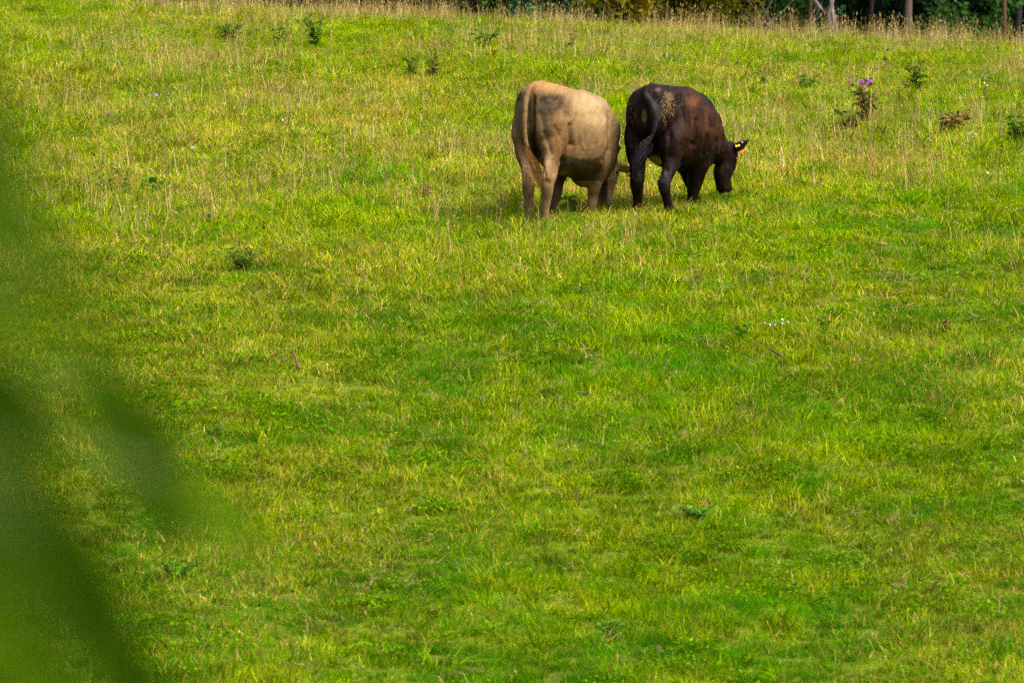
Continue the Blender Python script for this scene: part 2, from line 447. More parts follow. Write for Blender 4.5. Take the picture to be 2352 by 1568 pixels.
class Cow:
    """local frame: s along the back, l to the animal's right, z up; V() takes survey coordinates (1051 per metre)"""
    def __init__(self, base, theta, x0, y0):
        self.base = base; self.x0 = x0; self.y0 = y0
        self.a = np.array([math.sin(theta), math.cos(theta), 0]); self.r = np.array([math.cos(theta), -math.sin(theta), 0])
        self.th = theta; self.L = Lofts()
    def out(self, p):                     # measured sizes grow with distance from the lens
        k = 1+p[1]/self.base.y
        return np.array([(self.base.x+p[0])*k-self.base.x, p[1], (self.base.z+p[2])*k-self.base.z])
    def W(self, s, l, z): return self.out(self.a*s+self.r*l+np.array([0, 0, z]))
    def Vw(self, cx, cy, y): return self.out(np.array([(cx-self.x0)/1051., y, (self.y0-cy)/1051.]))
    def torso(self, st):
        a = catmull(st, 3); rings = []
        ang = np.linspace(0, 2*np.pi, 36, endpoint=False)
        for s, top, zc, bot, hw in a:
            R = []
            for g in ang:
                c, sn = math.cos(g), math.sin(g)
                ec = .82+.14*min(max((s-.3)/.4, 0), 1)
                l = hw*math.copysign(abs(c)**ec, c)
                hz = (top-zc) if sn > 0 else (zc-bot)
                z = zc+hz*math.copysign(abs(sn)**(ec+.08 if sn > 0 else ec), sn)
                R.append(self.W(s, l, z))
            rings.append(np.array(R))
        self.L.add(rings)
    def leg(self, rings_, hoof=True):
        """(cx, cy, y, visible half-width T, fore-aft half-length L) from the body down"""
        data = []
        k_ = len(rings_); rings_ = [(cx, cy, y, T+(.0035 if i > k_*.45 else 0), Lh+(.004 if i > k_*.45 else 0)) for i, (cx, cy, y, T, Lh) in enumerate(rings_)]
        sn, cs = math.sin(self.th), math.cos(self.th)
        for cx, cy, y, T, Lh in rings_:
            w = math.sqrt(max(T*T-(sn*Lh)**2, (.45*T)**2))/cs
            p = self.Vw(cx, cy, y); data.append([*p, w, Lh])
        last = data[-1]
        gx, gy = self.base.x+last[0], self.base.y+last[1]
        gzv = float(gz(gx, gy))-self.base.z
        data.append([last[0], last[1]+.012, max(gzv+.06, last[2]-.5), last[3]*1.02, last[4]*1.05])
        data.append([last[0]+self.a[0]*.02, last[1]+self.a[1]*.02, gzv-.005, last[3]*1.25, last[4]*1.35])
        a = catmull(data, 3); rings = []
        ang = np.linspace(0, 2*np.pi, 16, endpoint=False)
        for x_, y_, z_, w, Lh in a:
            rings.append(np.array([np.array([x_, y_, z_])+self.r*w*math.cos(g)+self.a*Lh*math.sin(g) for g in ang]))
        self.L.add(rings[::-1])
    def finish(self, name, mat, root, colfn, grooves=(), voxel=.0105):
        me = bpy.data.meshes.new(name)
        me.from_pydata(self.L.V, [], self.L.F)
        bm = bmesh.new(); bm.from_mesh(me); bmesh.ops.recalc_face_normals(bm, faces=bm.faces); bm.to_mesh(me); bm.free()
        o = bpy.data.objects.new(name, me); link(o)
        md = o.modifiers.new('remesh', 'REMESH'); md.mode = 'VOXEL'; md.voxel_size = voxel; md.use_smooth_shade = True
        sm = o.modifiers.new('smooth', 'SMOOTH'); sm.factor = .5; sm.iterations = 9
        dg = bpy.context.evaluated_depsgraph_get(); ev = o.evaluated_get(dg)
        nm = bpy.data.meshes.new_from_object(ev)
        o.modifiers.clear(); o.data = nm; nm.name = name
        nm.materials.clear(); nm.materials.append(mat)
        nm.polygons.foreach_set('use_smooth', [True]*len(nm.polygons))
        o.parent = root
        nv = len(nm.vertices); co = np.empty(nv*3, np.float32); nm.vertices.foreach_get('co', co); co = co.reshape(-1, 3)
        no = np.empty(nv*3, np.float32); nm.vertices.foreach_get('normal', no); no = no.reshape(-1, 3)
        # muscle and skin relief
        f = (fbm(co[:, 0]*1.3+co[:, 1]*.6, co[:, 2]+co[:, 1]*.4, .16, .24, 3, 5)-.5)*.026
        co = co+no*f[:, None]; nm.vertices.foreach_set('co', co.ravel().astype(np.float32))
        kk = 1+co[:, 1]/self.base.y
        cx = ((self.base.x+co[:, 0])/kk-self.base.x)*1051+self.x0; cy = self.y0-((self.base.z+co[:, 2])/kk-self.base.z)*1051
        for x1, y1, x2, y2, w, dep in grooves:      # folds and muscle edges
            L2 = (x2-x1)**2+(y2-y1)**2; t = np.clip(((cx-x1)*(x2-x1)+(cy-y1)*(y2-y1))/L2, 0, 1)
            dd_ = np.hypot(cx-x1-t*(x2-x1), cy-y1-t*(y2-y1))
            co = co-no*(dep*np.exp(-(dd_/w)**2)*(no[:, 1] < .6))[:, None]
        nm.vertices.foreach_set('co', co.ravel().astype(np.float32)); nm.update()
        c = colfn(cx, cy, co, no)
        ca = nm.color_attributes.new('coat', 'FLOAT_COLOR', 'POINT')
        ca.data.foreach_set('color', np.concatenate([c, np.ones((nv, 1))], 1).astype(np.float32).ravel())
        nm.update()
        self.co, self.no, self.col, self.mesh = co, no, c, nm
        return o
    def fur(self, root, mat, n, length, seed, width=.0035):
        r = np.random.default_rng(seed)
        k = r.integers(0, len(self.co), n)
        p = self.co[k]+r.normal(0, .004, (n, 3)); nn = self.no[k]
        flow = np.tile((-self.a*.55+np.array([0, 0, -1.0])), (n, 1))+r.normal(0, .28, (n, 3))
        flow -= nn*(flow*nn).sum(1)[:, None]
        flow /= np.linalg.norm(flow, axis=1)[:, None]+1e-6
        side = np.cross(nn, flow); L = (length*r.uniform(.5, 1.25, n))[:, None]; w = width*.5
        root_ = p-nn*.002
        v = np.stack([root_+side*w, root_-side*w, root_+flow*L+nn*L*.12], 1).reshape(-1, 3)
        me = bpy.data.meshes.new('hair_coat'); me.from_pydata(v.tolist(), [], np.arange(3*n).reshape(-1, 3).tolist())
        me.materials.append(mat)
        c = np.clip(self.col[k]*np.exp(r.normal(0, .13, n))[:, None], 0, 1)
        c = np.repeat(np.concatenate([c, np.ones((n, 1))], 1), 3, 0)
        ca = me.color_attributes.new('coat', 'FLOAT_COLOR', 'POINT'); ca.data.foreach_set('color', c.astype(np.float32).ravel())
        me.polygons.foreach_set('use_smooth', [True]*n)
        me.normals_split_custom_set_from_vertices(np.repeat(nn, 3, 0).tolist())
        o = bpy.data.objects.new('hair_coat', me); link(o, root); return o
    def switch(self, root, mat, path, n, spread, seed, cols, w=.006):
        r = np.random.default_rng(seed); V, F, Cc = [], [], []
        pth = catmull([self.Vw(*q) for q in path], 5); m = len(pth)
        for i in range(n):
            off = r.normal(0, 1, 3)*spread; s0 = r.uniform(0, .35); s1 = r.uniform(.6, 1.08)
            ph = r.uniform(0, 6.28); col = np.array(cols[r.integers(0, len(cols))])*r.uniform(.7, 1.3)
            b = len(V); K_ = 9
            for q in range(K_):
                t = s0+(s1-s0)*q/(K_-1); tt = min(t, 1)*(m-1); i0 = min(int(tt), m-2); c = pth[i0]+(pth[i0+1]-pth[i0])*(tt-i0)
                c = c+off*(.35+math.sin(min(t, 1)*2.6)*.9)+np.array([math.sin(ph+t*9)*.008, -.004, -max(t-1, 0)*.3])
                ww = w*.5*(1-.7*q/(K_-1)); V += [tuple(c+np.array([-ww, ww*.6, 0])), tuple(c+np.array([ww, -ww*.6, 0]))]
                Cc += [(*col, 1)]*2
            for q in range(K_-1): F.append((b+2*q, b+2*q+1, b+2*q+3, b+2*q+2))
        me = bpy.data.meshes.new('tail_switch'); me.from_pydata(V, [], F); me.materials.append(mat)
        ca = me.color_attributes.new('coat', 'FLOAT_COLOR', 'POINT'); ca.data.foreach_set('color', np.clip(np.array(Cc), 0, 1).astype(np.float32).ravel())
        o = bpy.data.objects.new('tail_switch', me); link(o, root); return o

def coat_mat(name, rough, spec, nscale, amt, sheen):
    m, nt, out = new_mat(name)
    a = N(nt, 'ShaderNodeAttribute', attribute_name='coat')
    tc = N(nt, 'ShaderNodeTexCoord'); mp = N(nt, 'ShaderNodeMapping'); mp.inputs['Scale'].default_value = (nscale, nscale*.8, nscale*.32)
    mp.inputs['Rotation'].default_value = (0, .3, .2)
    nt.links.new(tc.outputs['Object'], mp.inputs[0])
    nz = N(nt, 'ShaderNodeTexNoise'); nz.inputs['Scale'].default_value = 1; nz.inputs['Detail'].default_value = 5; nz.inputs['Roughness'].default_value = .65
    nt.links.new(mp.outputs[0], nz.inputs['Vector'])
    f = mathn(nt, 'ADD', mathn(nt, 'MULTIPLY', nz.outputs[0], amt), 1-amt*.5)
    c = mix(nt, 1.0, a.outputs['Color'], f, 'MULTIPLY')
    p = N(nt, 'ShaderNodeBsdfPrincipled'); p.inputs['Roughness'].default_value = rough; p.inputs['Specular IOR Level'].default_value = spec
    p.inputs['Sheen Weight'].default_value = sheen; p.inputs['Sheen Roughness'].default_value = .4
    nt.links.new(c, p.inputs['Base Color'])
    b = N(nt, 'ShaderNodeBump'); b.inputs['Strength'].default_value = .35; b.inputs['Distance'].default_value = .006
    n2 = N(nt, 'ShaderNodeTexNoise'); n2.inputs['Scale'].default_value = 7; n2.inputs['Detail'].default_value = 3; nt.links.new(tc.outputs['Object'], n2.inputs['Vector'])
    b2 = N(nt, 'ShaderNodeBump'); b2.inputs['Strength'].default_value = .5; b2.inputs['Distance'].default_value = .05; nt.links.new(n2.outputs[0], b2.inputs['Height'])
    nt.links.new(b2.outputs[0], b.inputs['Normal'])
    nt.links.new(nz.outputs[0], b.inputs['Height']); nt.links.new(b.outputs[0], p.inputs['Normal'])
    nt.links.new(p.outputs[0], out.inputs[0])
    return m
M_TAN = coat_mat('tan hide', .8, .08, 38, .55, .0)
M_BLK = coat_mat('black hide', .6, .06, 38, .9, .0)
def plain(name, c, rough=.5, spec=.4):
    m, nt, out = new_mat(name)
    p = N(nt, 'ShaderNodeBsdfPrincipled'); p.inputs['Base Color'].default_value = (*c, 1); p.inputs['Roughness'].default_value = rough; p.inputs['Specular IOR Level'].default_value = spec
    nz = N(nt, 'ShaderNodeTexNoise'); nz.inputs['Scale'].default_value = 30
    r = ramp(nt, [(.3, tuple(q*.75 for q in c)), (.7, c)]); nt.links.new(nz.outputs[0], r.inputs[0]); nt.links.new(r.outputs[0], p.inputs['Base Color'])
    nt.links.new(p.outputs[0], out.inputs[0]); return m
M_TAGY = plain('yellow tag plastic', (.85, .68, .01), .4); M_TAGO = plain('orange tag plastic', (.8, .22, .02), .4)
M_TAGG = plain('grey tag plastic', (.25, .30, .42), .4); M_EYE = plain('eye', (.008, .006, .006), .1, .6)

def disc(name, c, nrm, r, mat, root, th=.004, ry=None):
    nrm = Vector(nrm).normalized(); u = nrm.orthogonal().normalized()
    u = (Vector((1, 0, 0))-nrm*nrm.x).normalized(); v = nrm.cross(u); V = []; n = 14; ry = ry or r
    for k, (o_, s) in enumerate(((-th, 1), (th*.6, 1), (th, .8))):
        for i in range(n):
            g = 2*math.pi*i/n; V.append(Vector(c)+nrm*o_+u*r*s*math.cos(g)+v*ry*s*math.sin(g))
    F = [tuple(range(n))[::-1], tuple(range(2*n, 3*n))]
    for k in range(2):
        for i in range(n): F.append((k*n+i, k*n+(i+1) % n, (k+1)*n+(i+1) % n, (k+1)*n+i))
    return mesh_obj(name, V, F, mat, root, True)
def ball(name, c, r, mat, root):
    bm = bmesh.new(); bmesh.ops.create_icosphere(bm, subdivisions=2, radius=r); me = bpy.data.meshes.new(name); bm.to_mesh(me); bm.free()
    me.materials.append(mat); me.polygons.foreach_set('use_smooth', [True]*len(me.polygons))
    o = bpy.data.objects.new(name, me); o.location = c; return link(o, root)

def blend(c, w, col): return c*(1-w[:, None])+np.array(col)*w[:, None]
def gs(cx, cy, x, y, rx, ry, p=2): return np.exp(-(((cx-x)/rx)**2+((cy-y)/ry)**2)**(p/2))

def crop_base(cx, cy, ox, oy, depth):
    return P((ox+cx/2.8)*.6125, (oy+cy/2.8)*.6125, depth)

# --- tan steer
base = crop_base(380, 1510, 1860, 280, 57.0)
tan = Cow(base, math.radians(27), 380, 1510)
tan.torso([(-.055, 1.10, 1.02, .90, .07), (-.035, 1.22, 1.04, .84, .14), (.02, 1.31, 1.04, .78, .215), (.12, 1.345, 1.04, .72, .255), (.30, 1.345, 1.08, .60, .275),
           (.45, 1.33, .93, .50, .265), (.60, 1.315, .86, .44, .325), (.80, 1.292, .83, .415, .385), (.96, 1.265, .82, .40, .385), (1.12, 1.235, .80, .37, .29), (1.22, 1.243, .80, .36, .29),
           (1.34, 1.222, .80, .33, .29), (1.47, 1.09, .76, .37, .21), (1.56, .96, .72, .5, .12)])
tan.leg([(330, 300, .24, .06, .10), (295, 420, .23, .10, .15), (275, 620, .22, .112, .17), (285, 740, .24, .098, .17), (303, 850, .22, .095, .15), (328, 950, .15, .080, .12), (337, 1050, .08, .064, .09),
         (338, 1150, .04, .060, .075), (340, 1230, .05, .047, .055), (343, 1320, .08, .040, .046), (342, 1420, .09, .034, .042)])
tan.leg([(530, 250, .25, .06, .10), (570, 420, .22, .115, .14), (585, 600, .18, .162, .19), (588, 740, .17, .145, .21), (590, 860, .15, .106, .16), (582, 950, .09, .081, .12), (568, 1050, .0, .069, .09),
         (550, 1140, -.05, .063, .08), (540, 1240, -.05, .055, .06), (527, 1330, -.02, .049, .05), (512, 1420, .0, .043, .046)])
tan.leg([(1060, 620, .98, .16, .18), (1085, 760, .96, .14, .17), (1100, 900, .95, .115, .14), (1084, 1000, .96, .100, .11), (1056, 1100, .98, .084, .09), (1028, 1200, 1.0, .068, .07),
         (1012, 1290, 1.03, .052, .05), (1004, 1370, 1.04, .048, .045)])
tan.leg([(860, 700, 1.30, .13, .16), (770, 900, 1.24, .10, .13), (700, 1030, 1.14, .078, .09), (655, 1130, 1.05, .062, .07), (640, 1220, 1.0, .060, .062), (622, 1310, .98, .050, .048), (606, 1390, .97, .042, .042)])
def w5(c, p, ra, rb): q = c.W(*p); return [*q, ra, rb]
tan.L.tube([w5(tan, (1.15, 0, .86), .30, .25), w5(tan, (1.36, 0, .82), .29, .22), w5(tan, (1.52, -.01, .73), .22, .16), w5(tan, (1.64, -.02, .62), .17, .12), w5(tan, (1.72, -.02, .54), .13, .10)], n=20)
tan.L.tube([w5(tan, (1.70, -.02, .64), .05, .05), w5(tan, (1.72, -.02, .58), .11, .095), w5(tan, (1.71, -.02, .49), .125, .112), w5(tan, (1.68, -.01, .39), .115, .10), w5(tan, (1.65, -.01, .28), .085, .078),
            w5(tan, (1.63, -.01, .19), .075, .08), w5(tan, (1.62, -.01, .13), .06, .07)], axis=tan.r, n=18)
for sgn, pts in ((1, [(1215, 940, .014, .028), (1270, 955, .015, .042), (1330, 975, .015, .050), (1385, 1000, .013, .042), (1430, 1025, .010, .012)]),
                 (-1, [(1110, 935, .014, .028), (1060, 955, .015, .045), (1010, 985, .014, .045), (960, 1010, .010, .012)])):
    tan.L.tube([[*tan.Vw(cx, cy, 1.50 if sgn > 0 else 1.58), ra, rb] for cx, cy, ra, rb in pts], axis=(0, 0, 1), n=12)

def bones(c):
    """hip, pin and shoulder points, stifle folds, elbow and hock points under the hide"""
    T = c.L.tube
    for sg in (1, -1):
        T([w5(c, (.44, sg*.12, 1.20), .04, .04), w5(c, (.39, sg*.205, 1.19), .045, .045), w5(c, (.36, sg*.225, 1.12), .04, .035), w5(c, (.35, sg*.21, 1.02), .03, .03)], n=12)
        T([w5(c, (1.26, sg*.15, 1.02), .07, .05), w5(c, (1.33, sg*.215, .88), .11, .06), w5(c, (1.38, sg*.215, .74), .10, .06), w5(c, (1.26, sg*.19, .60), .08, .06)], n=14)
    T([w5(c, (-.02, .0, 1.30 if c is tan else 1.22), .02, .03), w5(c, (.10, 0, 1.345 if c is tan else 1.262), .025, .035), w5(c, (.40, 0, 1.343 if c is tan else 1.276), .02, .03), w5(c, (.9, 0, 1.28 if c is tan else 1.255), .018, .03), w5(c, (1.2, 0, 1.245 if c is tan else 1.235), .03, .035), w5(c, (1.36, 0, 1.19), .03, .035)], n=10)
bones(tan)
# tail
TT = [(430, 110, .05, .05), (385, 120, .0, .04), (335, 180, -.05, .036), (308, 300, -.085, .034), (298, 450, -.10, .031), (300, 600, -.10, .028), (316, 720, -.09, .025), (345, 820, -.07, .020), (375, 890, -.06, .014)]
tan.L.tube([[*tan.Vw(a, b, c), r, r] for a, b, c, r in TT], axis=(1, 0, 0), n=12)
for hx, hy, hz in ((338, 1120, -.02), (556, 1105, -.115)):
    tan.L.tube([[*tan.Vw(hx, hy-70, hz+.05), .018, .018], [*tan.Vw(hx, hy-15, hz), .026, .028], [*tan.Vw(hx, hy+50, hz+.03), .020, .024]], axis=(1, 0, 0), n=10)
# brisket and flank fold
tan.L.tube([w5(tan, (1.0, 0, .46), .06, .12), w5(tan, (1.15, 0, .40), .10, .11), w5(tan, (1.3, 0, .42), .10, .10)], n=14)
def tan_col(cx, cy, co, no):
    n = len(cx); c = np.tile(np.array([.255, .163, .086]), (n, 1))
    front = (no[:, 1] < .5).astype(float)
    X_, Y_ = cx/1051, cy/1051
    nz = fbm(X_, Y_, .07, .10, 4, 3); fine = fbm(X_, Y_, .018, .022, 3, 8); streak = fbm(X_+.4*Y_, Y_, .022, .12, 3, 17)
    c = blend(c, .85*gs(cx, cy, 1010, 300, 260, 200), (.42, .31, .18))  # cream back: partly coat colour, partly skylight painted in
    c = blend(c, .75*gs(cx, cy, 560, 130, 220, 60), (.42, .24, .095))
    c = blend(c, .75*gs(cx, cy, 670, 680, 100, 190), (.25, .115, .04))
    c = blend(c, .55*gs(cx, cy, 490, 640, 70, 170), (.30, .22, .13))
    c = blend(c, .5*gs(cx, cy, 870, 640, 150, 140), (.20, .125, .07))
    c = blend(c, .5*gs(cx, cy, 1040, 480, 130, 60), (.52, .40, .22))  # more of the painted light on the upper right side
    c = blend(c, .75*gs(cx, cy, 205, 850, 60, 260), (.13, .062, .025))
    c = blend(c, .6*gs(cx, cy, 240, 480, 60, 200)*(nz+.4), (.15, .085, .04))
    c = blend(c, .8*gs(cx, cy, 790, 650, 28, 80), (.11, .06, .028))  # shade painted into the flank crease behind the thigh
    low = np.clip((cy-835-45*np.sin(cx/120.)+60*(nz-.5))/28, 0, 1)*np.clip((cx-620)/70, 0, 1)*np.clip((1150-cx)/60, 0, 1)*(cy < 1120)  # mask of the dark underside
    c = blend(c, .85*low*(co[:, 1] > .25), (.050, .034, .016))  # belly: mostly shade painted into the coat, partly dark pigment
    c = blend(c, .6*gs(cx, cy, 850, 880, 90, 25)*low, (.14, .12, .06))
    c = blend(c, .9*gs(cx, cy, 710, 1040, 62, 42), (.26, .23, .11))
    d1 = np.clip(gs(cx, cy, 580, 275, 130, 62)*1.2+gs(cx, cy, 520, 390, 120, 110)*.75+gs(cx, cy, 225, 230, 55, 80)*1.1+gs(cx, cy, 640, 330, 80, 60)*.8, 0, 1)
    c = blend(c, np.clip(d1*(.25+1.4*nz), 0, .88)*front, (.068, .054, .036))
    c = blend(c, np.clip((gs(cx, cy, 560, 255, 110, 50)+gs(cx, cy, 225, 230, 45, 70)+.6*gs(cx, cy, 650, 310, 60, 50))*(.5*fine+.5*nz-.38)*6, 0, .75)*front, (.030, .028, .020))
    c = blend(c, np.clip(1.3*gs(cx, cy, 385, 330, 45, 130)+1.2*gs(cx, cy, 385, 560, 40, 200)+gs(cx, cy, 420, 820, 45, 120), 0, .92)*(co[:, 1] > -.065), (.030, .018, .012))  # shade of the cleft and beside the tail, painted in
    for x, y, rx, ry, w in ((320, 1170, 30, 45, .7), (525, 1105, 55, 26, .75), (650, 930, 45, 90, .75), (250, 880, 40, 60, .5), (345, 1340, 18, 90, .5), (565, 1020, 18, 90, .5), (500, 1250, 40, 16, .4), (1110, 1010, 45, 90, .7)):
        c = blend(c, w*gs(cx, cy, x, y, rx, ry), (.075, .038, .018))
    c = blend(c, .8*gs(cx, cy, 535, 930, 30, 100), (.42, .31, .18))
    c = blend(c, .6*gs(cx, cy, 310, 1010, 25, 70), (.34, .23, .13))
    c = blend(c, .85*((co[:, 1] > .6)*(cy > 1000)*(cx < 760)).astype(float), (.085, .06, .04))  # left foreleg darkened: painted shade under the body
    c = blend(c, .85*gs(cx, cy, 1130, 1220, 55, 190, 4)*(co[:, 1] > 1.2), (.035, .022, .014))  # painted shade between foreleg and face
    c = blend(c, .5*gs(cx, cy, 1180, 560, 12, 330, 4), (.12, .075, .04))  # crease shade painted where the barrel meets the shoulder
    sv = co[:, 0]*tan.a[0]+co[:, 1]*tan.a[1]
    c = blend(c, .6*sstep(1.13, 1.2, sv)*(cy < 900), (.25, .175, .10))  # shoulder toned down: painted shading to set it behind the barrel
    c = blend(c, .85*sstep(1.44, 1.52, sv)*(cx > 1170), (.42, .28, .175))  # lit side of the face painted lighter, offsetting the barrel's shade
    c = c*np.array([1.03, 1.0, .88])
    return np.clip(c*.60*((.62+.38*nz+.38*streak))[:, None], 0, 1)
root = empty('tan_steer', base)
tag(root, 'tan steer with dirty grey rump seen from behind, head down in the grass', 'steer', 'cattle grazing side by side')
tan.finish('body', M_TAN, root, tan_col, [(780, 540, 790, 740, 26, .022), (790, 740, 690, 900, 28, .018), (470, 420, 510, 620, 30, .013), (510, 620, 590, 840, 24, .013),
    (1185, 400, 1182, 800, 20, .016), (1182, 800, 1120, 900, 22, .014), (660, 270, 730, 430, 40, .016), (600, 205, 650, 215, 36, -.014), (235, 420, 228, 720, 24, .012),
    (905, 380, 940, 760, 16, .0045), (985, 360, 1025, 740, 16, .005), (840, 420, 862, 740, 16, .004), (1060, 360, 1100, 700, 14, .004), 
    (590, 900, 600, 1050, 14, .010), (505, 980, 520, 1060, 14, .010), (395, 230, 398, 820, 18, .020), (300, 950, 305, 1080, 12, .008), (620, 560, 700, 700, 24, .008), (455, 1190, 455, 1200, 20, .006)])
tan.fur(root, M_TAN, 14000, .024, 3, .0025)
tan.switch(root, M_TAN, [(325, 740, -.095), (355, 840, -.08), (395, 940, -.075), (430, 1030, -.075), (450, 1100, -.08), (478, 1200, -.08)], 210, .019, 5,
           [(.40, .20, .06), (.28, .13, .045), (.12, .06, .03), (.50, .28, .09)], .007)
disc('ear_tag', tan.Vw(1345, 938, 1.50-.055), (0, -1, .25), .022, M_TAGY, root, ry=.016)
disc('ear_tag', tan.Vw(1398, 1058, 1.50-.012), (0, -1, .2), .014, M_TAGG, root, ry=.018)
ball('eye', tan.W(1.69, .09, .46), .017, M_EYE, root)

# --- black cow
base = crop_base(330, 1440, 2300, 280, 57.75)
blk = Cow(base, math.radians(22), 330, 1440)
blk.torso([(-.045, 1.05, .98, .86, .07), (-.025, 1.16, .99, .80, .15), (.025, 1.235, .99, .75, .215), (.12, 1.268, .99, .70, .255), (.28, 1.28, 1.05, .60, .275),
           (.45, 1.273, .93, .49, .265), (.60, 1.268, .87, .44, .315), (.80, 1.262, .83, .42, .36), (1.0, 1.25, .82, .41, .355), (1.14, 1.235, .82, .39, .31), (1.24, 1.225, .82, .39, .315),
           (1.36, 1.185, .80, .38, .29), (1.5, 1.09, .78, .42, .22), (1.58, 1.0, .75, .5, .14)])
blk.leg([(290, 320, .24, .06, .10), (258, 450, .22, .11, .16), (240, 650, .22, .130, .18), (248, 780, .22, .122, .18), (250, 860, .20, .112, .16), (246, 935, .14, .090, .13), (248, 1020, .08, .077, .10), (246, 1100, .04, .070, .085),
         (246, 1180, .05, .060, .07), (255, 1260, .08, .047, .05), (257, 1340, .10, .041, .044), (256, 1410, .10, .037, .042)])
blk.leg([(520, 260, .28, .06, .10), (585, 430, .25, .125, .16), (635, 600, .21, .20, .21), (620, 750, .18, .175, .22), (622, 870, .15, .125, .17), (610, 960, .08, .090, .13), (578, 1040, .0, .072, .10), (542, 1120, -.04, .068, .085),
         (543, 1200, -.03, .060, .068), (560, 1290, .0, .048, .05), (578, 1370, .02, .044, .046), (598, 1425, .02, .041, .044)])
blk.leg([(940, 620, 1.0, .17, .19), (925, 800, .98, .15, .17), (905, 950, .97, .125, .14), (885, 1050, .98, .098, .11), (868, 1150, 1.0, .078, .085), (850, 1230, 1.01, .065, .068), (835, 1310, 1.02, .050, .05), (808, 1385, 1.03, .042, .046)])
blk.leg([(800, 700, 1.22, .13, .16), (790, 900, 1.22, .11, .13), (795, 1030, 1.2, .088, .10), (820, 1150, 1.2, .068, .075), (850, 1250, 1.22, .052, .055), (868, 1330, 1.24, .044, .045), (878, 1380, 1.25, .040, .042)])
v5 = lambda c, cx, cy, y, ra, rb: [*c.Vw(cx, cy, y), ra, rb]
blk.L.tube([v5(blk, 850, 600, 1.05, .30, .24), v5(blk, 950, 640, 1.22, .26, .22), v5(blk, 1030, 710, 1.34, .205, .17), v5(blk, 1100, 780, 1.42, .165, .13), v5(blk, 1165, 810, 1.47, .125, .10), v5(blk, 1215, 790, 1.5, .08, .08)], n=20)
blk.L.tube([v5(blk, 1225, 690, 1.5, .04, .03), v5(blk, 1222, 740, 1.5, .085, .085), v5(blk, 1212, 820, 1.5, .105, .105), v5(blk, 1192, 920, 1.49, .112, .10), v5(blk, 1165, 1010, 1.47, .105, .09), v5(blk, 1160, 1090, 1.46, .085, .075),
            v5(blk, 1172, 1160, 1.46, .083, .075), v5(blk, 1178, 1205, 1.46, .082, .075), v5(blk, 1182, 1238, 1.46, .055, .06)], axis=(0, 1, 0), n=18)
blk.L.tube([v5(blk, 1235, 785, 1.44, .016, .030), v5(blk, 1290, 768, 1.42, .016, .044), v5(blk, 1345, 738, 1.41, .015, .047), v5(blk, 1395, 705, 1.41, .013, .034), v5(blk, 1438, 674, 1.41, .010, .010)], axis=(0, 0, 1), n=12)
blk.L.tube([v5(blk, 1190, 775, 1.58, .016, .030), v5(blk, 1150, 760, 1.66, .016, .046), v5(blk, 1120, 735, 1.72, .014, .035), v5(blk, 1100, 720, 1.77, .010, .010)], axis=(0, 0, 1), n=12)
bones(blk)
for hx, hy, hz in ((246, 1075, -.02), (545, 1085, -.10)):
    blk.L.tube([[*blk.Vw(hx, hy-70, hz+.05), .018, .018], [*blk.Vw(hx, hy-15, hz), .026, .028], [*blk.Vw(hx, hy+50, hz+.03), .020, .024]], axis=(1, 0, 0), n=10)
BT = [(360, 150, .06, .05), (345, 135, .0, .042), (340, 190, -.05, .038), (385, 270, -.09, .036), (425, 370, -.115, .034), (440, 480, -.12, .032), (425, 580, -.12, .029), (385, 670, -.115, .026), (340, 750, -.11, .021), (310, 830, -.10, .014)]
blk.L.tube([[*blk.Vw(a, b, c), r, r] for a, b, c, r in BT], axis=(1, 0, 0), n=12)
blk.L.tube([w5(blk, (1.0, 0, .50), .06, .12), w5(blk, (1.15, 0, .44), .09, .11), w5(blk, (1.3, 0, .46), .10, .10)], n=14)
